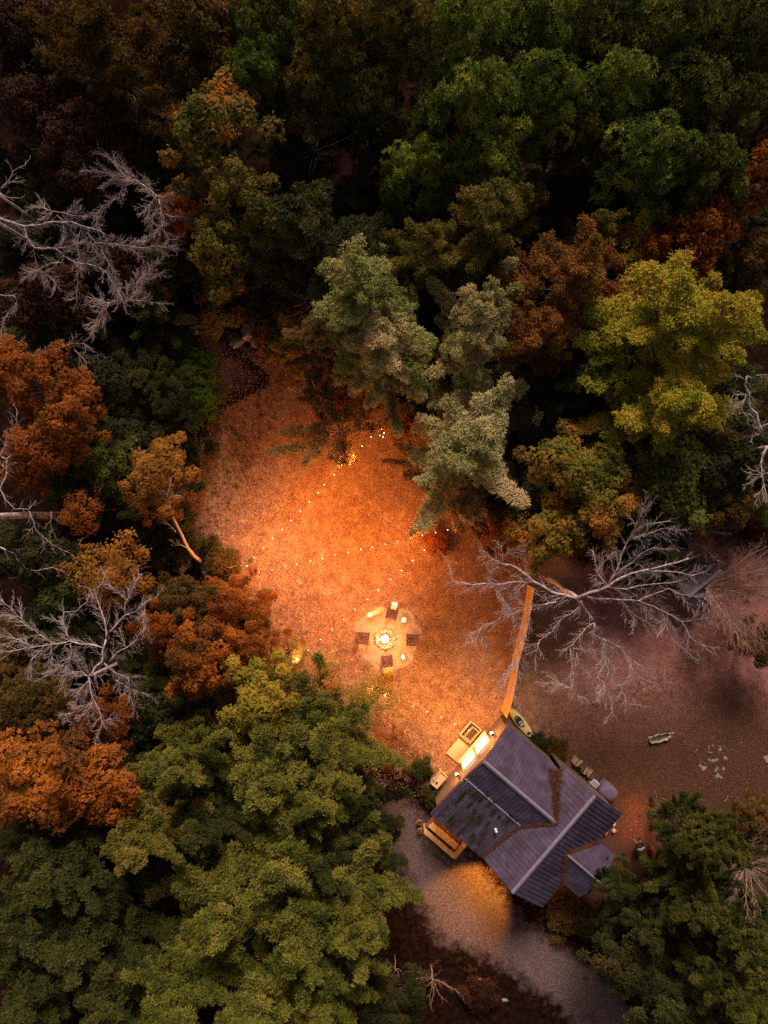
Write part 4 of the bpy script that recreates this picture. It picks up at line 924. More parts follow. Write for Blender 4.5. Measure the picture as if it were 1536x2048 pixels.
board('rake_board', (-.03, 0, RZ), (-.03, -2.2, RZ-1.68)); board('rake_board', (-.03, 0, RZ), (-.03, 3.05, RZ-1.84)); board('rake_board', (7.98, 0, RZ), (7.98, -2.1, RZ-1.6)); board('rake_board', (7.98, 0, RZ), (7.98, 3.05, RZ-1.84))
board('rake_board', (5, -6.6, 4.78), (7.55, -6.38, 3.38)); board('rake_board', (5, -6.6, 4.78), (3.2, -6.49, 3.88)); board('rake_board', (3.2, -6.49, 3.88), (-.12, -6.49, 3.46))
# windows on the lit front
for a0 in (3.15, 4.55):
    f = MB()
    f.box(a0, a0+1.3, 6.235, 6.32, .70, .82).box(a0, a0+1.3, 6.235, 6.32, 2.18, 2.30).box(a0, a0+.11, 6.235, 6.32, .82, 2.18).box(a0+1.19, a0+1.3, 6.235, 6.32, .82, 2.18)
    fr = f.build('window', M['trim'], cabin)
    MB().box(a0+.11, a0+1.19, 6.245, 6.26, .82, 2.18).build('pane', M['window'], fr)
    MB().box(a0-.05, a0+1.35, 6.325, 6.47, .66, .70).build('sill', M['trim'], fr)
for a0 in (2.62, 6.25):
    s = MB().box(a0-.06, a0+.06, 6.235, 6.27, 1.75, 2.05).box(a0-.08, a0+.08, 6.27, 6.42, 2.04, 2.08).build('wall_sconce', M['iron'], cabin)
    MB().lathe([(.03, 0), (.085, .05), (.09, .22), (.05, .27)], 10, (a0, 6.37, 1.74)).build('lamp_glass', M['lantern'], s, True)
# floodlight under the south west rake and lamp by the rear porch
s = MB().box(.0, .075, -.62, -.38, 2.95, 3.15, bev=.02).build('floodlight', M['iron'], cabin)
MB().box(-.03, -.002, -.60, -.40, 2.97, 3.13).build('lamp_glass', M['lantern'], s)
s = MB().box(.95, 1.07, -3.0, -2.93, 2.0, 2.3).build('wall_sconce', M['iron'], cabin)
MB().lathe([(.03, 0), (.08, .05), (.08, .2), (.04, .25)], 10, (1.01, -3.06, 2.0)).build('lamp_glass', M['lantern'], s, True)
# roof vent
v = W(2.62, -2.55, 0); lv = HL(1.9, -2.9, 0)
MB().lathe([(.10, 0), (.10, .05), (.055, .06), (.055, .30), (.09, .30), (.08, .37)], 10, (1.95, 2.75, w3(1.95, 0)-.01)).build('roof_vent', M['white'], cabin, True)

def lamp(name, loc, energy, col=(1, .43, .12), size=.06, typ='POINT', **k):
    d = bpy.data.lights.new(name, typ); d.energy = energy; d.color = col; d.shadow_soft_size = size
    for a, v_ in k.items(): setattr(d, a, v_)
    o = bpy.data.objects.new(name, d); COL.objects.link(o); o.location = loc; return o
lamp('sconce_light', W(2.62, -6.62, 1.85), 42, (1, .42, .07), .09); lamp('sconce_light', W(6.25, -6.62, 1.85), 42, (1, .42, .07), .09)
lamp('window_glow', W(4.5, -6.75, 1.4), 32, (1, .40, .06), .35)
fl = lamp('floodlight_beam', W(-.12, .5, 3.0), 1700, (1, .42, .05), .06, 'SPOT', spot_size=math.radians(74), spot_blend=.55)
tgt = P(945, 1802, 0); fl.rotation_euler = (fl.location-tgt).to_track_quat('Z', 'Y').to_euler()
lamp('rear_sconce_light', W(1.01, 3.3, 2.0), 26, (1, .30, .07), .08)

# needles lying in the valleys and leaves on the low roof
def scatter_roof(name, n, gen, size, label, fol):
    rg = np.random.default_rng(len(name)+n); V = []; T = []
    C = np.array([gen(rg) for _ in range(n)]); U = np.tile([[0, 0, 1.]], (n, 1))+rg.normal(0, .25, (n, 3))
    Vv, t = rosettes(C, U, 3, size, size*.25, (-.15, .45), rg, .4, rg.uniform(0, 1, n), .2)
    o = link(name, quads_mesh(name, [Vv], [t]), F[fol]); o.location = W(0, 0); o.rotation_euler = (0, 0, HROT)
    tag(o, label, 'debris', kind='stuff')
def valley(p, q, zf, w0, w1_):
    def g(rg):
        s = rg.uniform(0, 1)**1.15; a = p[0]+(q[0]-p[0])*s; b = p[1]+(q[1]-p[1])*s; w = (w0+(w1_-w0)*s)*(1+.35*math.sin(s*41)*math.sin(s*17))
        r_ = rg.laplace(0, w*.42); f = rg.uniform(-.3, 1); a += r_*(1 if r_ > 0 else f)*(.2 if r_ < 0 else 1); b += -abs(r_)*.9 if r_ < 0 else r_*.2;
        b += rg.normal(0, .02); return (a, -b, zf(a, b)+.05+abs(rg.normal(0, .03)))
    return g
scatter_roof('pine_needle_drift', 3200, valley((7.25, -2.15), (5.05, -.6), lambda a, b: max(nw(a, b) if b < .2 else 0, w1(a, b) if a > 5 else 0), .36, .06), .13, 'drift of brown needles in the north east roof valley', 'needle')
scatter_roof('pine_needle_drift', 1500, valley((5.0, -.56), (3.2, -1.68), lambda a, b: max(nw(a, b), w2(a, b)), .06, .09), .10, 'drift of brown needles in the roof valley below the middle slope', 'needle')
scatter_roof('pine_needle_drift', 1500, valley((3.2, -1.75), (0, -2.2), lambda a, b: max(nw(a, b), w3(a, b)), .08, .06), .10, 'drift of brown needles along the foot of the main roof by the low wing', 'needle')
scatter_roof('pine_needle_drift', 1500, valley((3.85, 1.35), (2.05, 3.0), lambda a, b: max(se(a, b), gz(a)), .06, .10), .10, 'brown needles in the rear roof valley near the lamp', 'needle')
scatter_roof('pine_needle_drift', 1200, valley((3.85, 1.35), (5.65, 3.0), lambda a, b: max(se(a, b), gz(a)), .06, .10), .10, 'brown needles in the rear roof valley on the dark side', 'needle')
_sp = [(rnd.uniform(.1, 2.9), rnd.uniform(-6.2, -2.6), rnd.uniform(.06, .2)) for _ in range(30)]+[(rnd.uniform(2.7, 3.3), rnd.uniform(-6, -2), .1) for _ in range(12)]
def spots(rg):
    a, b, w = _sp[rg.integers(len(_sp))]; a += rg.normal(0, w*1.7); b += rg.normal(0, w*.6); a = min(3.4, max(-.05, a)); b = min(-2.2, max(-6.4, b))
    return (a, -b, (w3(a, b) if a < 3.2 else w2(a, b))+.04)
scatter_roof('roof_leaf_litter', 2600, spots, .085, 'dark leaf scraps scattered over the low wing of the roof', 'shrub')

# side deck with rail
DK = empty('side_deck', W(-.95, -3.9), HROT, 'small red-brown deck with pale pine rail at the west corner of the cabin', 'deck')
for k in range(9):
    MB().box(-.92+k*.215, -.92+k*.215+.20, -1.25, 1.35, .36, .40).build('deck_board', M['deck'], DK)
MB().box(-.92, .98, -1.22, -1.17, .1, .355).box(-.90, -.85, -1.16, 1.3, .1, .355).build('deck_skirt', M['rail'], DK)
for x, y in ((-.98, -1.25), (-.98, .05), (-.98, 1.35), (.85, -1.31), (0, -1.31)):
    MB().box(x-.045, x+.045, y-.045, y+.045, 0, 1.34).build('post', M['rail'], DK)
for z in (.62, .86, 1.10): MB().box(-1.0, -.955, -1.2, 1.3, z, z+.07).build('rail', M['rail'], DK)
for z in (.62, .86, 1.10): MB().box(-.93, .8, -1.335, -1.29, z, z+.07).build('rail', M['rail'], DK)
MB().box(-1.06, -.90, -1.36, 1.42, 1.342, 1.38).build('top_rail', M['rail'], DK); MB().box(-.895, 1.0, -1.39, -1.23, 1.342, 1.38).build('top_rail', M['rail'], DK)
MB().box(-.70, -.25, -1.15, 1.25, .80, .84).box(-.68, -.62, -1.1, 1.2, .401, .80).build('bench_shelf', M['rail'], DK)
lamp('deck_light', W(-.15, -4.0, 2.2), 48, (1, .38, .07), .08)
s = MB().box(.13, .075+.12, 3.94, 4.06, 2.0, 2.3).build('wall_sconce', M['iron'], cabin)
MB().lathe([(.03, 0), (.07, .05), (.07, .18), (.04, .22)], 10, (.02, 4.0, 2.05)).build('lamp_glass', M['lantern'], s, True)
for k, (x, y, c) in enumerate(((-1.05, 1.75, 'a round flower pot by the upper end of the small deck'), (-1.45, 1.35, 'a pale pot left of the small deck rail'))):
    o = empty('flower_pot', W(-.95+x, -3.9-y), 0, c.replace('a ', '', 1)+', lit orange', 'flower pot', 'pots by the small deck')
    MB().lathe([(.12, 0), (.17, .28), (.19, .28), (.19, .33), (.15, .33), (.14, .27)], 14).build('pot', M['fence'], o, True)
    rg = np.random.default_rng(k+5); C = rg.normal(0, .07, (40, 3))+[0, 0, .42]; V, t = rosettes(C, rg.normal(0, .5, (40, 3))+[0, 0, 1], 5, .1, .04, (0, 1), rg)
    link('plant', quads_mesh('plant', [V], [t]), F['orange'], o)

# platform, sandbox, wash stand in front of the cabin
o = empty('wooden_platform', W(3.55, -6.72), HROT, 'flat ochre square landing board on the ground before the lit windows', 'platform')
MB().box(-.68, .68, -.62, .62, .10, .15, bev=.01).build('top_board', M['board'], o); MB().box(-.62, .62, -.56, .56, .0, .10).build('base', M['wall'], o)
o = empty('planter_box', W(5.12, -7.0), HROT, 'open wooden planter frame of dark soil with a smaller frame inside, beside the landing board', 'planter')
def frame(x0, x1, y0, y1, z0, z1, t=.05):
    return [(x0, x1, y0, y0+t, z0, z1), (x0, x1, y1-t, y1, z0, z1), (x0, x0+t, y0+t, y1-t, z0, z1), (x1-t, x1, y0+t, y1-t, z0, z1)]
for b in frame(-.62, .62, -.48, .48, 0, .35): MB().box(*b).build('side_board', M['trim'], o)
for b in frame(-.50, .42, -.42, .18, .12, .42, .04): MB().box(*b).build('inner_board', M['fence'], o)
MB().box(-.57, .57, -.43, .43, .02, .11).build('soil', M['bark'], o)
o = empty('wash_stand', W(1.30, -6.72), HROT, 'small wooden wash stand with raised rim and a curved tap, left of the lit front', 'stand')
MB().box(-.52, .52, -.27, .27, .80, .84, bev=.01).build('top_board', M['trim'], o)
for b in frame(-.55, .55, -.30, .30, .78, .95, .03): MB().box(*b).build('rim_board', M['rail'], o)
for x in (-.46, .46):
    for y in (-.22, .22): MB().box(x-.035, x+.035, y-.035, y+.035, 0, .79).build('leg', M['trim'], o)
MB().lathe([(.07, 0), (.09, .05), (.085, .055), (.06, .01)], 12, (-.25, -.03, .841)).build('basin', M['iron'], o, True)
MB().tube([(-.1, .28, .84), (-.1, .30, 1.1), (-.1, .42, 1.16), (-.1, .5, 1.08)], .02, 6).build('tap', M['steel'], o, True)
MB().box(-.50, .50, .33, .36, .9, .95).build('towel_rail', M['rail'], o)

# kayak beside the north east wall
def kayak():
    a = P(1018, 1416, .35); c = P(1067, 1478, .35); mid = (a+c)/2; d = (c-a); L = d.length
    o = empty('kayak', (mid.x, mid.y, 0), math.atan2(d.y, d.x), 'yellow kayak with black cockpit lying along the cabin wall by the fence end', 'kayak')
    mb = MB(); n = 22; m = 12; vs = []; fs = []
    for i in range(n+1):
        t = -1+2*i/n; w = .34*(1-abs(t)**2.4)**.75+.004; h = .30; rk = .16*abs(t)**3
        for j in range(m):
            q = 2*math.pi*j/m; y = w*math.cos(q); z = math.sin(q); z = (z*.11 if z > 0 else z*.20)*(1-abs(t)**3*.7)
            vs.append((t*L/2, y, .21+rk+z))
    for i in range(n):
        for j in range(m): fs.append((i*m+j, i*m+(j+1) % m, (i+1)*m+(j+1) % m, (i+1)*m+j))
    fs += [tuple(range(m))[::-1], tuple(n*m+j for j in range(m))]
    mb.add(vs, fs).build('hull', M['kayak'], o, True)
    MB().lathe([(.34, .0), (.36, .02), (.34, .045), (.31, .045), (.28, .015)], 24, (-.18, 0, .305), 1.35, .62).build('cockpit_rim', M['black'], o, True)
    MB().box(-.50, -.18, -.13, .13, .33, .365, bev=.015).build('cockpit_floor', M['black'], o)
    s = MB().box(-.12, .20, -.14, .14, .33, .37, bev=.02).build('seat', M['seatgrey'], o); MB().box(-.17, -.125, -.14, .14, .34, .50, bev=.02).build('backrest', M['seatgrey'], s)
    MB().lathe([(.13, 0), (.13, .02), (.06, .03)], 18, (.88, 0, .325)).build('hatch', M['black'], o, True)
    MB().lathe([(.03, 0), (.03, .015), (.01, .02)], 8, (1.16, .03, .345)).build('deck_fitting', M['black'], o)
    MB().tube([(-.80, -.16, .33), (-.95, 0, .345), (-1.15, .1, .35)], .008, 5).tube([(-.80, .16, .33), (-.95, 0, .345), (-1.15, -.1, .35)], .008, 5).build('deck_cord', M['seatgrey'], o)
kayak()

# fence
FP = [(1069, 1176, 2.3), (1060, 1235, 2.3), (1049, 1285, 2.3), (1038, 1325, 2.3), (1032, 1370, 2.3), (1023, 1410, 2.3), (1013, 1437, 2.3)]
fp = [P(x, y, z) for x, y, z in FP]
fo = Vector((fp[0].x, fp[0].y, 0)); fence = empty('plank_fence', fo, 0, 'tall cedar plank fence running from the bare white tree to the cabin', 'fence')
bd = MB().box(-.0675, .0675, -.011, .011, .05, 2.3, bev=.006).mesh('fence_board'); pm = MB().box(-.05, .05, -.05, .05, 0, 2.2).mesh('fence_post')
for i in range(len(fp)-1):
    a = Vector((fp[i].x, fp[i].y, 0)); c = Vector((fp[i+1].x, fp[i+1].y, 0)); d = c-a; l = d.length; n = max(1, round(l/.14)); ang = math.atan2(d.y, d.x)
    nrm = Vector((d.y, -d.x, 0)).normalized()
    if nrm.x < 0: nrm = -nrm
    for k in range(n):
        p = a+d*((k+.5)/n)-fo
        link('board', bd, M['fence'], fence, loc=(p.x, p.y, rnd.uniform(-.02, .02)), rot=(0, rnd.uniform(-.004, .004), ang+rnd.uniform(-.02, .02)), scl=(l/n/.14, 1, 1))
    p = a-fo+nrm*.10; link('post', pm, M['bark'], fence, loc=p, rot=(0, 0, ang))
    for z in (.4, 1.9):
        q0 = a-fo+nrm*.035+Vector((0, 0, z)); q1 = c-fo+nrm*.035+Vector((0, 0, z)); MB().tube([q0, q1], .03, 4).build('rail', M['fence'], fence)

# rear clutter: firewood, covered grill, cooler box, kettle grill
wood = empty('firewood_pile', W(8.35, .55), HROT, 'pile of split firewood against the north east gable wall', 'firewood')
for k in range(18):
    y = -.9+(k % 6)*.33+rnd.uniform(-.06, .06); z = .12+(k//6)*.2; x = rnd.uniform(-.12, .12)
    MB().tube([(x-.25, y, z), (x+.25, y+rnd.uniform(-.08, .08), z)], rnd.uniform(.07, .11), 6).build('log', M['log'] if k % 3 else M['bark'], wood)
ac = empty('metal_box', W(8.05, 1.75), HROT, 'pale vented metal box fixed beside the covered grill', 'utility box')
MB().box(-.22, .22, -.28, .28, .1, .7, bev=.02).build('casing', M['steel'], ac)
for k in range(5): MB().box(-.16, .16, -.22+k*.1, -.19+k*.1, .701, .715).build('louvre', M['iron'], ac)
g = empty('covered_grill', W(8.25, 2.75), HROT, 'barbecue under a violet-grey cover at the east corner of the cabin', 'grill')
bm = bmesh.new(); bmesh.ops.create_cube(bm, size=1); bmesh.ops.subdivide_edges(bm, edges=bm.edges[:], cuts=4, use_grid_fill=True)
for v in bm.verts:
    x, y, z = v.co; k = 1-.22*max(0, z)**2*4*.4; rx = abs(x)*2; ry = abs(y)*2
    f = 1-.12*(rx*ry)**2; v.co = Vector((x*1.05*k*f, y*1.25*k*f, (z+.5)*1.05-(.10*(rx**3+ry**3) if z > .4 else 0)+.02*noise.noise(Vector((x*7, y*7, z*7)))))
me = bpy.data.meshes.new('cover'); bm.to_mesh(me); bm.free(); me.polygons.foreach_set('use_smooth', [True]*len(me.polygons)); link('cover', me, M['cover'], g)
MB().tube([(-.62, .35, .85), (-.62, -.25, .85)], .02, 6).build('handle', M['steel'], g)
kg = P(1279, 1692, .6); o = empty('kettle_grill', (kg.x, kg.y, 0), .3, 'round kettle grill with pale half lid behind the cabin', 'grill')
MB().lathe([(.06, .45), (.22, .50), (.29, .62), (.30, .72), (.27, .72), (.25, .62), (.05, .52)], 20).build('bowl', M['black'], o, True)
MB().lathe([(.24, .70), (.24, .715), (.0005, .72)], 20, (.0, 0, 0)).build('grate', M['iron'], o)
vs = []; fs = []
lid = MB(); n = 14
for r, z in ((.29, .73), (.24, .80), (.15, .84), (.03, .86)):
    for j in range(n+1):
        q = math.pi+math.pi*j/n; vs.append((r*math.cos(q), r*math.sin(q)-.02, z))
for i in range(3):
    for j in range(n): fs.append((i*(n+1)+j, i*(n+1)+j+1, (i+1)*(n+1)+j+1, (i+1)*(n+1)+j))
lid.add(vs, fs).build('half_lid', M['white'], o, True)
for k in range(3):
    q = k*2.094; MB().tube([(.1*math.cos(q), .1*math.sin(q), .48), (.3*math.cos(q), .3*math.sin(q), 0)], .014, 5).build('leg', M['steel'], o)
for x, y, c, l in ((1228, 1648, 'steel', 'small pale jug shaped can standing on the dark back yard'), (1228, 1662, 'trim', 'small tan can beside the pale one behind the cabin'), (1212, 1667, 'red', 'small red can standing behind the cabin')):
    p = P(x, y, .2); o = empty('watering_can', (p.x, p.y, 0), rnd.uniform(0, 6), l, 'can', 'cans behind the cabin')
    MB().lathe([(.10, 0), (.13, .02), (.12, .24), (.07, .28), (.06, .27)], 12).build('body', M[c], o, True)
    MB().tube([(.1, 0, .06), (.24, 0, .26)], .02, 6).build('spout', M[c], o); MB().tube([(-.08, 0, .24), (-.18, 0, .3), (-.2, 0, .1), (-.12, 0, .06)], .012, 5).build('handle', M[c], o)
for (x, y), e in (((1262, 1628), 46), ((1262, 1672), 30)):
    p = P(x, y, .45); o = empty('garden_lantern', (p.x+.3, p.y+.2, 0), 0, 'low dark path lantern throwing a red glow, '+('upper' if y < 1650 else 'lower')+' of the two behind the cabin', 'lantern', 'path lanterns behind the cabin')
    MB().lathe([(.012, 0), (.012, 1.15)], 6).build('stake', M['iron'], o); MB().lathe([(.10, 1.21), (.09, 1.25), (.02, 1.31)], 12).build('shade', M['iron'], o, True)
    MB().lathe([(.03, 1.15), (.04, 1.18), (.03, 1.209)], 8).build('lamp_glass', M['ember'], o, True)
    lamp('garden_lantern_light', (p.x+.3, p.y+.2, 1.11), e, (1, .27, .05), .06)

# dark shed under the bare sapling
a = P(1384, 1188, 2.2); c = P(1436, 1146, 2.2); d = (c-a); mid = (a+c)/2; L = d.length+.6
o = empty('garden_shed', (mid.x, mid.y, 0), math.atan2(d.y, d.x), 'small dark gable-roofed shed half hidden by bare twigs on the east side', 'shed')
for s in (-1, 1):
    for k in range(7):
        x0 = -L/2+k*L/7; vs = [(x0, 0, 2.2), (x0+L/7-.01, 0, 2.2), (x0+L/7-.01, s*1.35, 1.5), (x0, s*1.35, 1.5)]
        MB().add([Vector(v) for v in vs]+[Vector(v)-Vector((0, 0, .04)) for v in vs], [(0, 1, 2, 3), (7, 6, 5, 4), (0, 4, 5, 1), (1, 5, 6, 2), (2, 6, 7, 3), (3, 7, 4, 0)]).build('roof_panel', M['darkroof'], o)
MB().box(-L/2-.02, L/2+.02, -.10, .10, 2.19, 2.25, bev=.02).build('ridge_cap', M['roofcap'], o)
MB().box(-L/2+.2, L/2-.2, -1.15, 1.15, 0, 1.50).build('walls', M['wall'], o)
MB().box(-L/2+.14, -L/2+.197, -.4, .4, .02, 1.45).build('door', M['deck'], o)
# ------------------------------------------------------------------ fire pit
def rock_mesh(seed, sub=2, flat=.6, rough=.28):
    bm = bmesh.new(); bmesh.ops.create_icosphere(bm, subdivisions=sub, radius=1)
    for v in bm.verts:
        n_ = noise.noise(v.co*1.1+Vector((seed*3.7, 0, 0)))*rough*1.8+noise.noise(v.co*2.7+Vector((0, seed, 0)))*rough*.6
        v.co = v.co*(1+n_); v.co.z = max(v.co.z*flat, -.25)
    me = bpy.data.meshes.new('rock'); bm.to_mesh(me); bm.free(); me.polygons.foreach_set('use_smooth', [False]*len(me.polygons)); return me
RK = [rock_mesh(i) for i in range(5)]
fcn = P(770, 1277)
pit = empty('fire_pit', (fcn.x, fcn.y, .03), 0, 'round stone fire pit burning in the middle of the sand circle', 'fire pit')
for ring, n, r, s in ((0, 17, .66, .15), (1, 15, .52, .10)):
    for k in range(n):
        if ring == 0 and k in (16,): continue
        q = 2*math.pi*(k+rnd.uniform(-.2, .2))/n; rr = r*rnd.uniform(.93, 1.08); sz = s*rnd.uniform(.6, 1.2)
        o = link('stone', RK[rnd.randrange(5)], M['stone'], pit, loc=(rr*math.cos(q), rr*math.sin(q), .05+.07*(1-ring)*rnd.random()), rot=(rnd.uniform(-.4, .4), rnd.uniform(-.4, .4), rnd.uniform(0, 6)), scl=(sz*rnd.uniform(.8, 1.25), sz*rnd.uniform(.7, 1), sz*rnd.uniform(.8, 1.1)))
MB().lathe([(.5, 0), (.42, .02), (.1, .03)], 20).build('ash_bed', M['ash'], pit)
for k in range(7):
    q = k*.9+.3; MB().tube([(.30*math.cos(q), .30*math.sin(q), .05), (.02*math.cos(q), .02*math.sin(q), .27)], [.045, .035], 7).build('burning_log', M['soot'], pit)
fl_ = MB()
for k in range(19):
    q = k*2.4; r = .02+.16*math.sqrt(k/13); r *= rnd.uniform(.7, 1.25); h = rnd.uniform(.10, .42)*(1.1-r*2); r *= 1.15; x, y = r*math.cos(q), r*math.sin(q)-.03
    fl_.lathe([(.03, 0), (.085, h*.25), (.045, h*.6), (.006, h)], 7, (x, y, .05))
fl_.build('flames', M['flame'], pit, True)
lamp('fire_light', (fcn.x, fcn.y-.03, 1.05), 110, (1, .40, .10), .14)

# adirondack chairs (local +Y faces the fire)
def shared(name, mb, smooth=False): return mb.mesh(name, smooth)
slatm = shared('slat', MB().box(-.27, .27, -.042, .042, -.011, .011, bev=.005))
backm = shared('back_slat', MB().box(-.042, .042, -.011, .011, 0, .80, bev=.005))
armm = shared('arm', MB().box(-.065, .065, -.36, .40, -.012, .012, bev=.008))
flegm = shared('leg', MB().box(-.022, .022, -.05, .05, 0, .54)); 
rlegm = MB(); rlegm.add([Vector(v) for v in [(-.02, .38, .30), (.02, .38, .30), (.02, .38, .40), (-.02, .38, .40), (-.02, -.55, 0), (.02, -.55, 0), (.02, -.50, .12), (-.02, -.50, .12)]], [(0, 1, 2, 3), (4, 7, 6, 5), (0, 4, 5, 1), (3, 2, 6, 7), (0, 3, 7, 4), (1, 5, 6, 2)]); rlegm = rlegm.mesh('rear_leg')
def chair(px, py, label):
    p = P(px, py, .4); ang = math.atan2(fcn.y-p.y, fcn.x-p.x)-math.pi/2
    c = empty('adirondack_chair', (p.x, p.y, .03), ang, label, 'chair', 'adirondack chairs round the fire')
    for k in range(6): link('seat_slat', slatm, M['chair'], c, loc=(0, .34-k*.10, .385-k*.025), rot=(.24, 0, 0))
    for k in range(5): link('back_slat', backm, M['chair'], c, loc=((k-2)*.105, -.24, .22), rot=(.50, (k-2)*.05, 0), scl=(1, 1, 1-.05*abs(k-2)))
    for s in (-1, 1):
        link('arm', armm, M['chair'], c, loc=(s*.335, .02, .56)); link('leg', flegm, M['chair'], c, loc=(s*.30, .33, 0)); link('leg', rlegm, M['chair'], c, loc=(s*.255, 0, 0))
    MB().box(-.33, .33, -.46, -.43, .50, .57).build('back_brace', M['chair'], c)
    return c, ang, p
cN, aN, pN = chair(784, 1226, 'maroon slatted chair with a white towel over its back, north of the fire')
chair(727, 1275, 'empty maroon slatted chair west of the fire')
chair(824, 1279, 'empty maroon slatted chair east of the fire, its back turned to the fence')
cS, aS, pS = chair(774, 1322, 'maroon slatted chair with a mustard blanket, south of the fire')
def cloth(name, c, ang, p, w, mat, label, cat, pts):
    o = empty(name, (p.x, p.y, .03), ang, label, cat); mb = MB(); n = 8; vs = []; fs = []
    for i, (y, z) in enumerate(pts):
        for j in range(n+1): x = -w/2+w*j/n; vs.append((x+.01*math.sin(i*2), y+.008*math.sin(j*2.1+i), z+.012*math.sin(j*1.7)))
    m = n+1
    for i in range(len(pts)-1):
        for j in range(n): fs.append((i*m+j, i*m+j+1, (i+1)*m+j+1, (i+1)*m+j))
    k = len(vs); vs += [(x, y-.008, z-.008) for x, y, z in vs]; fs += [tuple(q+k for q in f[::-1]) for f in fs]
    for i in range(len(pts)-1): fs += [(i*m, (i+1)*m, (i+1)*m+k, i*m+k), (i*m+n, i*m+n+k, (i+1)*m+n+k, (i+1)*m+n)]
    mb.add(vs, fs).build('cloth', mat, o, True)
cloth('towel', cN, aN, pN, .40, M['white'], 'white towel hung over the back of the north chair', 'towel', [(-.30, .50), (-.45, .76), (-.60, 1.0), (-.68, .99), (-.76, .78), (-.80, .60)])
cloth('blanket', cS, aS, pS, .66, M['yellow'], 'mustard yellow blanket draped behind the south chair', 'blanket', [(-.40, .62), (-.58, .97), (-.66, .99), (-.80, .7), (-.95, .35), (-1.1, .04)])
def lantern(px, py, z, label, e=9, s=1):
    p = P(px, py, z+.1); o = empty('lantern', (p.x, p.y, z), 0, label, 'lantern', 'glowing lanterns round the fire circle')
    MB().lathe([(.075, 0), (.075, .02), (.05, .03)], 12).build('base', M['iron'], o); MB().lathe([(.05, .03), (.068, .07), (.068, .15), (.045, .18)], 12).build('glass', M['lantern'], o, True)
    MB().lathe([(.055, .181), (.03, .21), (.012, .23)], 10).build('cap', M['white'], o)
    lamp('lantern_light', (p.x, p.y, z+.30), e, (1, .55, .2), .05); return p
def stump(px, py, r, h, label):
    p = P(px, py, h); o = empty('log_table', (p.x, p.y, .03), 0, label, 'side table', 'log tables by the fire')
    MB().lathe([(r*1.05, 0), (r, .05), (r*.98, h-.05), (r*.95, h-.03)], 16).build('trunk_section', M['log'], o, True); MB().lathe([(r*.94, h-.029), (r*.5, h-.025), (.01, h-.024)], 16).build('top', M['trim'], o)
stump(808, 1240, .20, .42, 'round log table with lantern and cup between the north and east chairs')
lantern(805, 1240.5, .42, 'lantern glowing on the log table between the north and east chairs')
p = P(812, 1240, .42); o = empty('cup', (p.x+.02, p.y, .42), 0, 'small cup beside the lantern on the north east log table', 'cup'); MB().lathe([(.03, 0), (.04, .09), (.035, .09), (.028, .01)], 10).build('body', M['rail'], o, True)
stump(806, 1313, .15, .36, 'small log table between the south and east chairs')
lantern(806.5, 1316, .36, 'lantern glowing on the small log table between south and east chairs')
# slatted bench / rack with lantern NW
p = P(748, 1226, .4); o = empty('slatted_bench', (p.x, p.y, .03), math.radians(24), 'small slatted wooden bench north west of the fire', 'bench')
for k in range(6): MB().box(-.02+k*.13, .08+k*.13, -.17, .17, .36, .39, bev=.006).build('slat', M['rail'], o)
MB().lathe([(.23, .36), (.24, .38), (.22, .40)], 16, (-.28, 0, 0), 1.1, .75).build('round_end', M['rail'], o)
for x in (-.35, .6):
    for y in (-.12, .12): MB().box(x-.025, x+.025, y-.025, y+.025, 0, .36).build('leg', M['log'], o)
lantern(740, 1229, .43, 'lantern glowing on the round end of the slatted bench')
# hammock
p = P(597, 1303, .8); o = empty('hammock', (p.x, p.y, 0), math.radians(68), 'mustard canvas hammock hung between posts at the south west rim', 'hammock')
mb = MB(); vs = []; fs = []; n = 16; m = 8
for i in range(n+1):
    t = -1+2*i/n; w = .34*(1-t*t)**.5+.02
    for j in range(m+1): u = -1+2*j/m; vs.append((t*.95, u*w, .45+.45*t*t+.14*u*u*(1-t*t)+.006*math.sin(i*3+j)))
for i in range(n):
    for j in range(m): fs.append((i*(m+1)+j, i*(m+1)+j+1, (i+1)*(m+1)+j+1, (i+1)*(m+1)+j))
mb.add(vs, fs).build('canvas', M['yellow'], o, True)
for s in (-1, 1):
    MB().tube([(s*.94, 0, .9), (s*1.35, 0, 1.35)], .012, 5).build('rope', M['white'], o); MB().tube([(s*1.37, 0, 0), (s*1.37, 0, 1.5)], .05, 8).build('post', M['bark'], o)
lantern(594, 1319.5, .52, 'lantern glowing at the lower end of the hammock', 3)

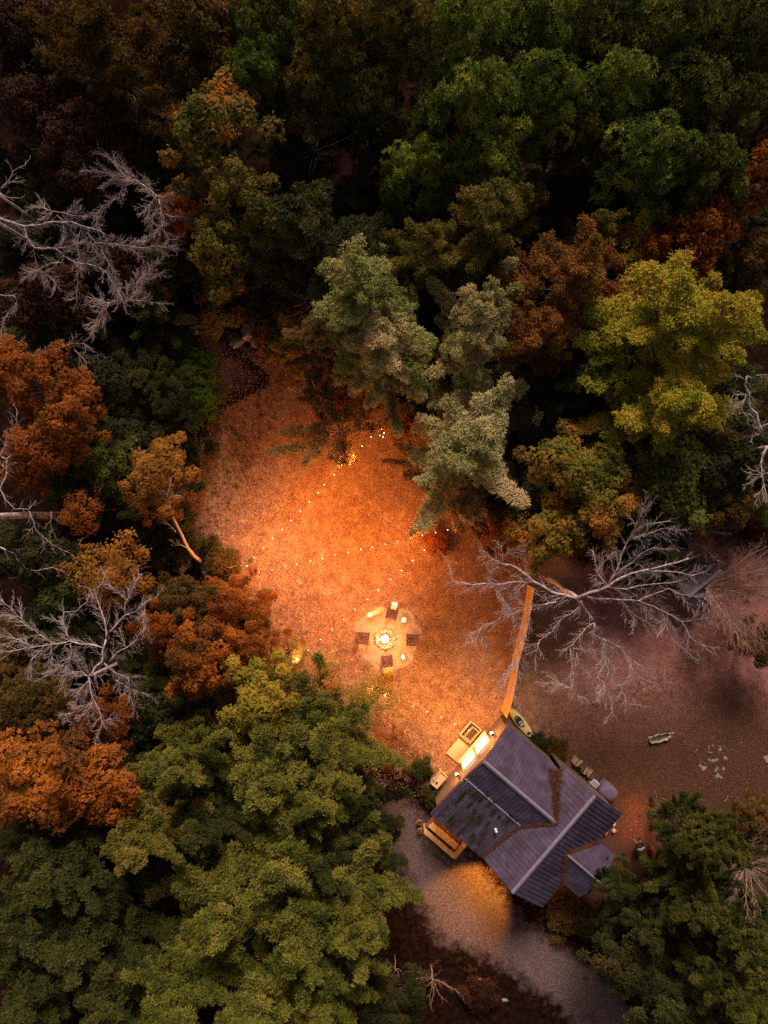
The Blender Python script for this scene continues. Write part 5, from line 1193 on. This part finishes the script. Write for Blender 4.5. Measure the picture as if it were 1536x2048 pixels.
# ------------------------------------------------------------------ string lights
bulbm = MB().lathe([(.010, .04), (.022, .025), (.030, 0), (.024, -.03), (.006, -.04)], 8).mesh('bulb', True); capm = MB().lathe([(.018, .05), (.018, .09)], 6).mesh('socket')
def string(label, pts, z0, z1, sag, e, ends=(True, True)):
    w = [P(x, y, 3) for x, y in pts]; n = len(pts)
    q = [P(x, y, z0+(z1-z0)*i/(n-1)-sag*4*(i/(n-1))*(1-i/(n-1))) for i, (x, y) in enumerate(pts)]
    root = empty('string_lights', q[0], 0, label, 'string lights', 'strings of warm bulbs over the clearing')
    full = list(q)
    if ends[0]: full = [q[0]+(q[0]-q[1])*1.5+Vector((0, 0, .3))]+full
    if ends[1]: full = full+[q[-1]+(q[-1]-q[-2])*1.5+Vector((0, 0, .3))]
    cab = []
    for i in range(len(full)-1): cab += [full[i]+Vector((0, 0, .09)), full[i].lerp(full[i+1], .5)+Vector((0, 0, .05))]
    cab.append(full[-1]+Vector((0, 0, .09)))
    MB().tube([c-q[0] for c in cab], .007, 4, False).build('cable', M['black'], root)
    for i, p in enumerate(q):
        s = link('socket', capm, M['black'], root, loc=p-q[0]); s2 = link('bulb', bulbm, M['bulb'], root, loc=p-q[0])
        lamp('bulb_light', (p.x, p.y, p.z-.12), e*rnd.uniform(.8, 1.2)*(.3 if 690 < pts[i][0] < 770 and pts[i][1] < 940 else .25 if pts[i][0] > 835 and pts[i][1] < 1110 else .45 if pts[i][0] > 920 else 1), ((1, .41, .045) if e > 75 else (1, .355, .075)), .05)
SA = [(494, 1132), (518.5, 1146), (543.5, 1140), (570.6, 1134), (594, 1128), (620.7, 1122.5), (645, 1116.7), (670.8, 1109.6), (696, 1105), (722, 1099), (745, 1094.7), (771, 1088), (795, 1083), (821.4, 1076.8), (844.5, 1071), (871.5, 1065), (895.6, 1060)]
SB = [(507, 1115), (527, 1095.7), (545, 1077), (563.8, 1058.8), (582, 1041), (600.4, 1021.6), (618, 1004), (636, 985.5), (648.5, 969.5), (668, 949), (689, 930), (706.7, 911), (724, 892), (742, 874)]
SC = [(594, 1319), (617, 1301), (641, 1279), (664, 1259), (687, 1239), (710.5, 1219), (735, 1199), (757, 1180), (781, 1159), (802.8, 1141), (826, 1121), (849, 1100)]
SE_ = [(745, 1378), (772, 1389), (799.4, 1400), (826.5, 1411.6), (854.5, 1423.6), (882.5, 1435), (909.5, 1449), (937.5, 1461), (965, 1475)]
string('long light string crossing the clearing from the birch side to the pine on the right', SA, 3.3, 3.9, .5, 66)
string('light string climbing diagonally from the west rim to the tall pine', SB, 3.3, 3.9, .5, 64)
string('light string running from the hammock up past the fire circle', SC[1:], 3.3, 3.9, .5, 62)
string('short light string from the sapling to the cabin front', SE_, 3.2, 3.0, .25, 80)
SD = [(752, 852), (756, 862), (763, 858), (768, 866), (760, 871), (750, 866), (766, 874)]
string('bunch of bulbs wound round a trunk under the tall pine', SD, 2.2, 3.0, 0, 9, (False, False))
for x, y in ((480, 1128), (862, 1095), (760, 868)):
    p = P(x, y, 0); o = empty('light_post', (p.x, p.y, 0), 0, {480: 'slim post holding two light strings at the west rim', 862: 'slim post at the east end of the strings under the rusty shrub', 760: 'post wound with a bunch of bulbs under the tall pine'}[x], 'post', 'posts holding the light strings')
    MB().tube([(0, 0, 0), (0, 0, 3.6)], [.05, .04], 8).build('shaft', M['bark'], o); MB().lathe([(.07, 3.6), (.07, 3.64), (.02, 3.66)], 10).build('cap', M['iron'], o)

# ------------------------------------------------------------------ rocks, logs and sticks
def boulder(px, py, rpx, lab, k=0, sx=1.25, mat='stone', rz=0, h=.7):
    r = rpx/28.5; p = P(px, py, .1)
    o = link('boulder', RK[k % 5], M[mat], loc=(p.x, p.y, .02), rot=(0, 0, rz), scl=(r*sx, r, r*h)); tag(o, lab, 'rock', 'rocks around the clearing')
boulder(502, 666, 18, 'big cracked pale boulder at the head of the woodland path', 0, 1.1)
boulder(512, 682, 13, 'rusty boulder leaning against the big cracked one', 1, 1.0)
boulder(473, 686, 10, 'flat tan rock left of the big cracked boulder', 2, 1.5, rz=.4)
boulder(388, 662, 10, 'grey rock at the start of the green juniper', 3, 1.2)
boulder(312, 738, 9, 'lone oval rock among the dark western shrubs', 4, .8, rz=.3)
boulder(411, 1141, 15, 'orange lit boulder at the foot of the leaning birch', 1, .7, rz=.5)
boulder(362, 1131, 17, 'shadowed boulder left of the birch foot', 2, 1.1, rz=.8)
boulder(598, 1166, 8, 'pale flat stone lying alone in the lit clearing', 3, .75, rz=.4, h=.3)
boulder(501, 1143, 4, 'small pale stone beside the west end of the light string', 0, 1.6, rz=-.7)
boulder(460, 1115, 5, 'small rock half hidden at the west rim', 1, 1.1)
boulder(1540, 1520, 9, 'stone at the right edge of the lawn', 2)
boulder(936, 1989, 5, 'small pale stone among the brush by the lower edge', 0); boulder(961, 1961, 3.5, 'little stone left of the drive, first of the scatter', 1); boulder(1010, 2002, 4, 'little flat stone left of the drive, right of the brush', 2, 1.6)
p = P(502, 1120, .1); o = empty('stone_ring', (p.x, p.y, 0), .3, 'small oval ring of pale stones round a lit plant at the west rim', 'stone ring')
for k in range(11):
    q = k/11*6.283; link('stone', RK[k % 5], M['stone'], o, loc=(.30*math.cos(q), .20*math.sin(q), .02), rot=(0, 0, k), scl=(.09, .07, .07))
rg = np.random.default_rng(3); C = rg.normal(0, .06, (30, 3))+[0, 0, .12]; V, t = rosettes(C, rg.normal(0, .4, (30, 3))+[0, 0, 1], 5, .12, .04, (0, 1), rg); link('plant', quads_mesh('plant', [V], [t]), F['grass'], o)
# hollow log on the lawn
p = P(1320, 1475, .15); o = empty('hollow_log', (p.x, p.y, 0), math.radians(14), 'weathered hollow log with pale rim lying on the east lawn', 'log')
mb = MB(); n = 10; m = 9; vs = []; fs = []
for i in range(n+1):
    x = -.75+1.5*i/n; w = .25*(1-abs(i/n-.5)**3*2.5)+rnd.uniform(-.045, .045)
    for j in range(m):
        q = math.pi+math.pi*j/(m-1); vs.append((x+rnd.uniform(-.04, .04), w*math.cos(q)*1.1, .26+w*math.sin(q)+rnd.uniform(-.03, .05)))
    for j in range(m):
        q = 2*math.pi-math.pi*j/(m-1); vs.append((x, (w-.06)*math.cos(q), .26+(w-.06)*math.sin(q)))
k = 2*m
for i in range(n):
    for j in range(k): fs.append((i*k+j, i*k+(j+1) % k, (i+1)*k+(j+1) % k, (i+1)*k+j))
fs += [tuple(range(k))[::-1], tuple(n*k+j for j in range(k))]
mb.add(vs, fs).build('bark_shell', M['paleLog'], o); MB().box(-.7, .7, -.17, .17, .12, .16).build('rotten_core', M['bark'], o)
for x, y in ((1301, 1476), (1346, 1467)): boulder(x, y, 3, 'small pale stone at the '+('left' if x < 1320 else 'right')+' end of the hollow log', 2, 1.2)
# old stone ring with sticks on lawn
p = P(1428, 1518, 0); o = empty('old_fire_ring', (p.x, p.y, .02), 0, 'abandoned ring of stones and sticks on the dark east lawn', 'stone ring')
for (x, y, s) in ((1408, 1537, 6), (1400, 1532, 4), (1434, 1552, 6), (1441, 1555, 4), (1447, 1538, 4), (1426, 1522, 5), (1433, 1520, 4), (1450, 1517, 5), (1440, 1499, 4), (1425, 1491, 3), (1432, 1541, 4), (1418, 1520, 3)):
    w = P(x, y, 0)-p; r = s/28.5; link('stone', RK[x % 5], M['stone'], o, loc=(w.x, w.y, 0), rot=(0, 0, x), scl=(r, r*.8, r*.6))
for (x0, y0, x1, y1) in ((1418, 1490, 1416, 1504), (1416, 1505, 1424, 1505), (1405, 1524, 1414, 1530), (1430, 1532, 1439, 1541), (1428, 1546, 1436, 1534), (1397, 1518, 1402, 1526), (1432, 1536, 1434, 1548), (1436, 1493, 1441, 1492)):
    a = P(x0, y0, .05)-p; c = P(x1, y1, .08)-p; MB().tube([a, a.lerp(c, .5)+Vector((.02, .02, .02)), c], .018, 5).build('stick', M['paleLog'], o)
for n_, (pts, lab) in enumerate((([(1310, 1582), (1313, 1590), (1312, 1608)], 'crooked fallen stick on the dark lawn, left of two'), ([(1322, 1596), (1332, 1600), (1333, 1606)], 'short bent stick right of the crooked one'), ([(1391, 1497), (1394, 1500), (1390, 1504)], 'small twig left of the abandoned stone ring'),
                        ([(1449, 1603), (1454, 1598), (1456, 1592)], 'curved pale bark strip near the south east pines'), ([(470, 1154), (476, 1158), (482, 1159)], 'tan curved bark strip at the west rim'), ([(1216, 1441), (1222, 1438)], 'pale stick at the foot of the bare tree twigs'))):
    q = [P(x, y, .05) for x, y in pts]; o = MB().tube([v-q[0] for v in q], .035 if n_ in (3, 4) else .022, 6).build('fallen_stick', M['log'] if n_ != 4 else M['trim'], None, loc=q[0]); tag(o, lab, 'stick', 'fallen sticks')
q0 = P(472, 1168, .15); o = empty('garden_spade', (q0.x, q0.y, .03), math.radians(58), 'red handled tool lying at the south west rim of the clearing', 'tool')
MB().tube([(0, 0, .03), (.4, 0, .05)], .03, 6).build('handle', M['red'], o); MB().box(.4, .58, -.08, .08, .02, .05, bev=.01).build('blade', M['red'], o)

# ------------------------------------------------------------------ leaf litter, grass, pebbles (uncountable)
def in_poly(x, y, poly):
    c = np.zeros(len(x), bool); n = len(poly)
    for i in range(n):
        x1, y1 = poly[i]; x2, y2 = poly[(i+1) % n]
        k = ((y1 > y) != (y2 > y)) & (x < (x2-x1)*(y-y1)/(y2-y1+1e-9)+x1); c ^= k
    return c
def spread(name, n, poly, L, Wd, el, fol, label, cat, k=1, z=.03, seed=1, up=.3, avoid=True, tlow=0, thi=1):
    rg = np.random.default_rng(seed); wp = [P(*q) for q in poly]; xs_ = [q.x for q in wp]; ys_ = [q.y for q in wp]
    x = rg.uniform(min(xs_), max(xs_), n*3); y = rg.uniform(min(ys_), max(ys_), n*3); ok = in_poly(x, y, [(q.x, q.y) for q in wp])
    ok &= np.hypot(x-fcn.x-.2, y-fcn.y) > 1.3+1.2*rg.random(n*3)**.5
    if avoid:
        dx = x-HO.x; dy = y-HO.y; a = dx*E1.x+dy*E1.y; b = dx*E2.x+dy*E2.y
        ok &= ~((a > .2) & (a < 7.7) & (b > -6.2) & (b < 4.3)) & ~((a > -2) & (a < .2) & (b > -5.4) & (b < -2.5))
    x = x[ok][:n]; y = y[ok][:n]; m_ = len(x)
    C = np.stack([x, y, np.full(m_, z)+rg.uniform(0, .015, m_)], 1); U = np.tile([[0, 0, 1.]], (m_, 1))+rg.normal(0, up, (m_, 3))
    V, t = rosettes(C, U, k, L, Wd, el, rg, .4, rg.uniform(tlow, thi, m_), .12)
    o = link(name, quads_mesh(name, [V], [t]), F[fol]); tag(o, label, cat, kind='stuff')
spread('fallen_leaves', 62000, [q for q in clear_px if q[0] < 1000][:6]+[(1060, 1100), (1030, 1440), (960, 1560), (800, 1600)]+clear_px[-7:], .085, .05, (-.1, .5), 'litter', 'fallen brown and tan leaves strewn over the clearing', 'leaves', 1, seed=4)
spread('fallen_leaves', 6000, [(760, 1560), (1000, 1740), (1300, 2060), (1180, 2060), (930, 1880), (800, 1740)], .07, .04, (-.1, .4), 'litter', 'leaves strewn over the gravel drive', 'leaves', 1, z=.035, seed=5, thi=.45)
spread('fallen_leaves', 14000, [(1060, 1100), (1420, 1100), (1560, 1200), (1560, 1600), (1300, 1700), (1050, 1480)], .075, .045, (-.1, .4), 'litter', 'sparse fallen leaves on the east lawn', 'leaves', 1, seed=14, thi=.6)
spread('grass', 4200, [(430, 800), (600, 1000), (640, 1200), (800, 1350), (960, 1380), (900, 1540), (760, 1560), (560, 1320), (420, 1060)], .11, .02, (.4, 1.2), 'grass', 'scattered dry grass tufts in the clearing', 'grass', 5, seed=16)
spread('grass', 9000, [(1080, 1450), (1180, 1400), (1400, 1300), (1540, 1380), (1540, 1640), (1380, 1660), (1240, 1640)], .12, .02, (.5, 1.3), 'grass', 'short autumn grass on the east lawn', 'grass', 3, seed=6)
spread('low_weeds', 700, [(395, 690), (470, 745), (560, 740), (700, 740), (560, 820), (470, 1000), (430, 1140), (560, 1260), (480, 1240), (400, 1120), (372, 1000), (405, 900)], .14, .045, (.2, 1.0), 'brown', 'low brown weeds along the west rim of the clearing', 'weeds', 5, seed=7)
